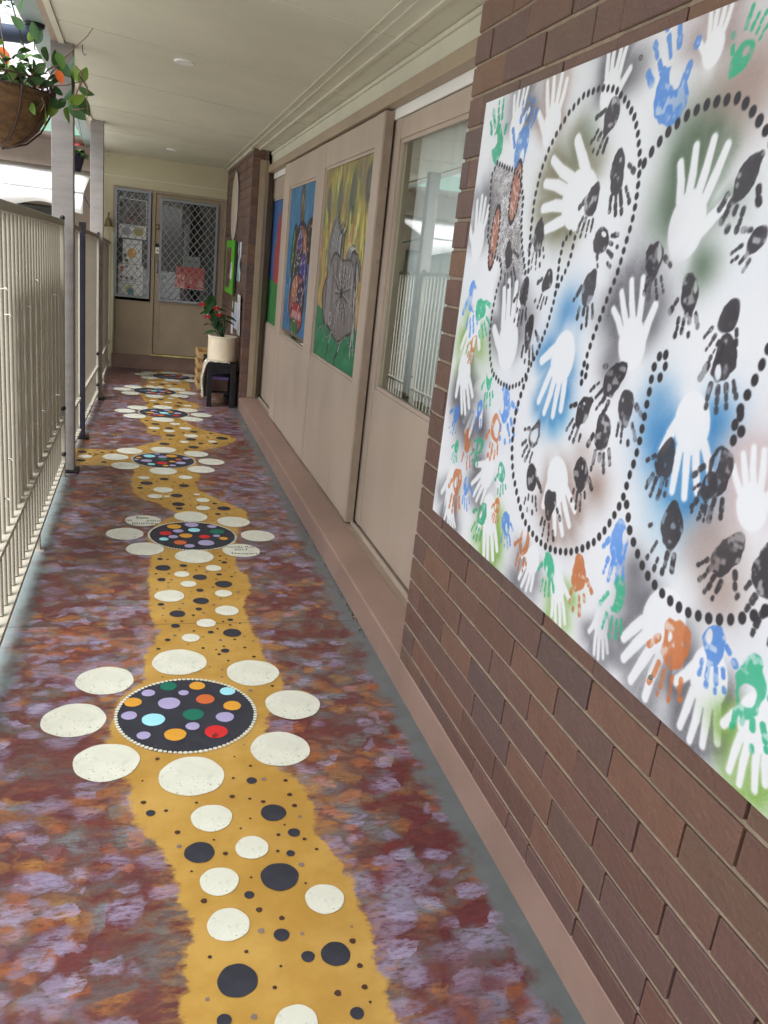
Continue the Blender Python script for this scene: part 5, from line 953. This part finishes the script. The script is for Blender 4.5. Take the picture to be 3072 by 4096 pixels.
def branch(pts, r=.003):
    mb = MB(); mb.tube(pts, [r * (1 - .5 * i / (len(pts) - 1)) for i in range(len(pts))], 6); return mb.build('twig', M['twig'], bp_, True)
def at(px, y): return Vector(on_y(*px, y)) - bp_.location
O_ = Vector((.05, 0, .02))
branch([O_, at(zt_(700, 1640), 3.36), at(zt_(1270, 1615), 3.33), at(zt_(1560, 1530), 3.3)]); branch([at(zt_(950, 1410), 3.36), at(zt_(1240, 1080), 3.34), at(zt_(1659, 680), 3.32), at((372, 112), 3.3)], .0026); branch([O_, at(zt_(560, 1480), 3.4), at(zt_(700, 1330), 3.38), at(zt_(830, 1250), 3.36)])
branch([at(zt_(1560, 1530), 3.3), at(zt_(1500, 1650), 3.3), at(zt_(1420, 1850), 3.3), at(zo_(1050, 150), 3.28)]); branch([at(zt_(1560, 1530), 3.3), at(zt_(1530, 1350), 3.3), at(zt_(1400, 1240), 3.31)]); branch([O_, at(zt_(250, 1300), 3.42), at(zt_(60, 1220), 3.44)]); branch([at(zt_(700, 1640), 3.36), at(zo_(640, 60), 3.3), at(zo_(600, 150), 3.25)]); branch([at(zo_(1050, 150), 3.28), at(zo_(1250, 120), 3.28)]); branch([at(zt_(1520, 1400), 3.3), at(zt_(1659, 1650), 3.29), at(zo_(1250, 0), 3.28), at(zo_(1280, 250), 3.28)], .0022)
LV = [(zt_(640, 560), 1.7, .05), (zt_(600, 700), -2.0, .05), (zt_(740, 680), 1.2, .05), (zt_(650, 840), -1.7, .05), (zt_(860, 1050), -1.6, .055), (zt_(1150, 1160), -1.2, .055), (zt_(1330, 1260), -1.9, .065), (zt_(1440, 1410), -1.3, .06), (zt_(1590, 1410), 1.0, .055), (zt_(860, 1580), 0, .055), (zt_(330, 420), 2.4, .05), (zt_(400, 90), 1.4, .045),
      (zt_(1600, 1600), -1.2, .055), (zt_(1380, 1640), -1.4, .06), (zt_(1270, 1840), -2.1, .06), (zt_(1000, 1900), 2.4, .06), (zt_(1480, 1880), .4, .06), (zo_(980, 90), -2.0, .055), (zo_(1120, 170), -.7, .075), (zo_(1220, 90), -.8, .075), (zo_(970, 240), -1.55, .06), (zo_(870, 60), -2.3, .045), (zo_(660, 280), -1.5, .075), (zo_(460, 60), 1.4, .05), (zo_(470, 130), -1.3, .04), (zo_(520, 210), -2.3, .05), (zo_(590, 60), .8, .045), (zo_(760, 140), -1.8, .06), (zt_(1650, 1750), -.4, .055),
      (zt_(60, 1160), 2.6, .06), (zt_(40, 1290), -2.4, .055), (zt_(230, 1400), 1.8, .055), (zt_(330, 1480), .6, .06), (zt_(400, 1300), 1.4, .055), (zt_(500, 1580), -.3, .065), (zt_(560, 1520), .8, .055), (zt_(700, 1530), .2, .06), (zt_(780, 1280), .9, .05), (zt_(640, 1260), -1.5, .04), (zt_(270, 1620), -1.2, .06), (zt_(520, 1250), -1.8, .05), (zt_(420, 1680), -1.9, .06), (zt_(120, 1500), 2.8, .055), (zt_(480, 1390), 2.2, .055), (zt_(160, 1320), .3, .05), (zt_(1060, 1120), 1.9, .06), (zt_(1230, 1330), -.8, .06)]
for i, (px, ang, l) in enumerate(LV):
    y = 3.26 + .16 * rg.random(); p_ = at(px, y); d = Vector((math.cos(ang), rg.uniform(-.5, .3), math.sin(ang))); leaf_obj(bp_, p_ - d.normalized() * l * .6, d, l * 1.08, l * .62, M['leaf'], 'leaf', rg.uniform(-1.2, 1.2) + math.pi / 2, False, .15)
for i in range(95):
    a = rg.uniform(0, 2 * math.pi); r = rg.uniform(.03, .23); p_ = Vector((r * math.cos(a), r * math.sin(a), rg.uniform(.02, .16))); d = Vector((math.cos(a), math.sin(a), rg.uniform(-.3, .9))); leaf_obj(bp_, p_, d, rg.uniform(.04, .065), .032, M['leaf'], 'leaf', rg.uniform(-.8, .8), False, .2)
for px, c_ in ((zt_(1090, 1320), 'petal_orange'), (zt_(1500, 1780), 'petal_orange'), (zt_(60, 930), 'petal_orange'), (zt_(20, 880), 'petal_orange')): p_ = at(px, 3.34); leaf_obj(bp_, p_, (.3, -.3, -.9), .05, .03, M[c_], 'petal', .5, False, .1)
h2 = thing('hanging_pot', 'navy hanging pot of red flowers seen between the two grey posts', 'hanging pot', None, (-.505, 6.5, 1.895))
mb = MB(); mb.lathe([(0, 0), (.065, 0), (.07, .006), (.097, .108), (.101, .112), (.101, .122), (.092, .122), (.088, .10), (0, .1)], n=28); mb.build('pot_body', M['navy'], h2, True)
for k in range(3): a = 2 * math.pi * k / 3; mb = MB(); mb.tube([(.098 * math.cos(a), .098 * math.sin(a), .12), (0, 0, .60)], .0016, 5); mb.build('hanger_wire', M['wire'], h2)
gp = thing('red_flower_plant', 'green plant with red flower heads in the navy hanging pot', 'plant', None, (-.505, 6.5, 1.99))
for i in range(90):
    a = rg.uniform(0, 2 * math.pi); r = .11 * math.sqrt(rg.random()); p_ = Vector((r * math.cos(a), r * math.sin(a), rg.uniform(0, .07) * (1.2 - r / .12))); leaf_obj(gp, p_, (math.cos(a), math.sin(a), rg.uniform(-.2, .8)), .035, .032, M['leaf'], 'leaf', rg.uniform(-.6, .6), False, .2)
for i in range(34): a = rg.uniform(0, 2 * math.pi); r = .075 * math.sqrt(rg.random()); leaf_obj(gp, (r * math.cos(a), r * math.sin(a), rg.uniform(.07, .105)), (math.cos(a), math.sin(a), .6), .022, .022, M['petal_red'], 'flower', rg.uniform(-.6, .6), False, .1)
for i, p_ in enumerate([(on_z(315, 185, 2.47)), (on_z(425, 590, 2.42))]):
    o = thing('ceiling_hook', ('thin metal hook screwed in the ceiling right of the nearer post', 'thin metal hook screwed in the ceiling near the farther post')[i], 'hook', 'ceiling hooks', (p_[0] + .02, p_[1], zceil(p_[0], p_[1]))); mb = MB(); mb.tube([(0, 0, 0), (.0, 0, -.04), (.012, 0, -.055), (.02, 0, -.045)], .0026, 6); mb.build('hook_wire', M['steel'], o, True)
# ================================================================== outside
mb = MB(); mb.box(-60, FX0 - .001, -40, 60, -.5, -.3); mb.box(FX0 - .001, 60, -40, -2.001, -.5, -.3); mb.box(FX0 - .001, 60, 13.6, 60, -.5, -.3); tag(mb.build('ground', M['concrete']), 'pale concrete ground outside the verandah', kind='structure')
wg = thing('garden_wing', 'neighbouring wing of the building with eave, green gutter and tiled roof', 'building', None, (0, 0, 0))
mb = MB(); mb.box(-9, -.51, 10.30, 10.5, -.3, 2.5); mb.build('wall', M['eave'], wg)
mb = MB(); mb.box(-9, -.62, 9.62, 10.31, 2.44, 2.47); mb.build('eave_soffit', M['eave'], wg)
mb = MB(); mb.box(-9, -.64, 9.50, 9.61, 2.44, 2.60); mb.build('gutter', M['green_gutter'], wg)
mb = MB(); nr = 11
for i in range(nr):
    y0, z0 = 9.52 + i * .34, 2.60 + i * .15; pts = []; V_ = []; F_ = []; n_ = 120
    for k in range(n_ + 1):
        x = -9 + 8.4 * k / n_; zz = .018 * abs(math.sin(k * math.pi / 2)); V_ += [(x, y0, z0 + zz + .03), (x, y0 + .36, z0 + .15 + zz + .012), (x, y0, z0)]
    for k in range(n_): a = k * 3; F_ += [(a, a + 3, a + 4, a + 1), (a, a + 2, a + 5, a + 3)]
    mb.add(V_, F_)
mb.build('tiled_roof', M['rooftile'], wg)
for x0, x1 in ((-4.6, -2.6), (-2.4, -.9)):
    mb = MB(); mb.box(x0, x1, 10.27, 10.299, .6, 1.75); w = mb.build('window', M['dark'], wg); mb = MB(); mb.box(x0 + .02, x1 - .02, 10.262, 10.269, .62, 1.73); mb.build('pane', M['glass'], w)
aw = thing('window_awning', 'white fabric awning with scalloped valance outside at left', 'awning')
mb = MB(); nxk = 60; V_ = []; F_ = []
for k in range(nxk + 1):
    x = -6.0 + (6.0 - .557) * k / nxk; V_ += [(x, 10.22, 2.16), (x, 9.4, 2.02 + .008 * math.sin(k)), (x, 8.6, 1.846)]
for k in range(nxk): a = k * 3; F_ += [(a, a + 1, a + 4, a + 3), (a + 1, a + 2, a + 5, a + 4)]
mb.add(V_, F_); o = mb.build('canopy', M['awning'], aw, True); o.modifiers.new('cloth', 'SOLIDIFY').thickness = .003
mb = MB(); V_ = []; F_ = []; nk = 220
for k in range(nk + 1):
    x = -6.0 + (6.0 - .557) * k / nk; ph = (x + .557) / .36 * math.pi; zb = 1.70 - .035 * math.cos(2 * ph * .5); V_ += [(x, 8.596, 1.846), (x, 8.58 - .012 * math.sin(ph * 1.7), (1.846 + zb) / 2), (x, 8.588 + .02 * math.sin(ph), zb)]
for k in range(nk): a = k * 3; F_ += [(a, a + 3, a + 4, a + 1), (a + 1, a + 4, a + 5, a + 2)]
mb.add(V_, F_); o = mb.build('valance', M['awning'], aw, True); o.modifiers.new('cloth', 'SOLIDIFY').thickness = .003
mb = MB(); mb.tube([(-6.0, 8.6, 1.85), (-.55, 8.6, 1.85)], .012, 8); mb.build('front_bar', M['white'], aw, True)
for x in (-.57, -3.2): mb = MB(); mb.tube([(x, 8.6, 1.845), (x, 10.29, 1.75)], .012, 8); mb.build('arm', M['alu'], aw, True)
def strap_plant(loc, n, h, label, seed):
    o = thing('strap_leaf_plant', label, 'plant', 'strap leaved plants under the awning', loc); rg = random.Random(seed)
    for i in range(n):
        a = rg.uniform(0, 2 * math.pi); r = rg.uniform(.2, .45) * h * .5; mb = MB(); V_ = []; F_ = []; hh = h * rg.uniform(.7, 1.05)
        for k in range(8):
            s_ = k / 7; x, y, z = r * math.cos(a) * s_ ** 1.5 * 1.3, r * math.sin(a) * s_ ** 1.5 * 1.3, hh * (s_ - .28 * s_ ** 3); w = .035 * (1 - s_ ** 3) + .002; px_, py_ = -math.sin(a) * w, math.cos(a) * w; V_ += [(x + px_, y + py_, z + .012), (x, y, z), (x - px_, y - py_, z + .012)]
        for k in range(7): b = k * 3; F_ += [(b, b + 1, b + 4, b + 3), (b + 1, b + 2, b + 5, b + 4)]
        mb.add(V_, F_); mb.build('leaf', M['palm'], o, True)
strap_plant((-1.0, 9.3, -.3), 26, 2.0, 'dark strap leaved plant under the awning between the two grey posts', 3); strap_plant((-1.6, 9.2, -.3), 26, 2.0, 'dark strap leaved plant under the awning left of the nearer post', 5)
strap_plant((-2.2, 9.2, -.3), 22, 2.0, 'dark strap leaved plant under the awning at the left picture edge', 6)
def tree(loc, h, rad, nleaf, label, seed):
    o = thing('garden_tree', label, 'tree', 'trees beyond the roof', loc); rg = random.Random(seed); mb = MB(); mb.tube([(0, 0, 0), (.1, 0, h * .35), (.0, .1, h * .6), (.1, .1, h * .85)], [.16, .13, .09, .04], 10)
    tips = []
    for k in range(16):
        a = rg.uniform(0, 2 * math.pi); z = h * rg.uniform(.4, .8); e = Vector((rad * rg.uniform(.5, 1) * math.cos(a), rad * rg.uniform(.5, 1) * math.sin(a), z + rg.uniform(.3, 1.2))); mb.tube([(0.05, .05, z), e * .5 + Vector((0, 0, z * .52)), e], [.05, .03, .012], 6); tips += [e, e * .7 + Vector((0, 0, z * .3))]
    mb.build('trunk', M['twig'], o, True); mb = MB()
    for k in range(nleaf):
        c_ = rg.choice(tips); p_ = c_ + Vector((rg.gauss(0, .38), rg.gauss(0, .38), rg.gauss(0, .3))); a = rg.uniform(0, 6.3); u_ = Vector((math.cos(a), math.sin(a), rg.uniform(-.7, .3))).normalized() * .06; w_ = u_.cross(Vector((rg.random(), rg.random(), 1))).normalized() * .026; mb.add([p_ - u_, p_ + w_, p_ + u_, p_ - w_], [(0, 1, 2, 3)])
    mb.build('crown', M['leaftree'], o)
tree((-3.2, 15.0, -.3), 6.2, 1.9, 2600, 'sparse leafy tree beyond the roof at upper left', 2); tree((-6.5, 16.5, -.3), 7.0, 2.2, 2600, 'leafy tree farther left beyond the roof', 4)
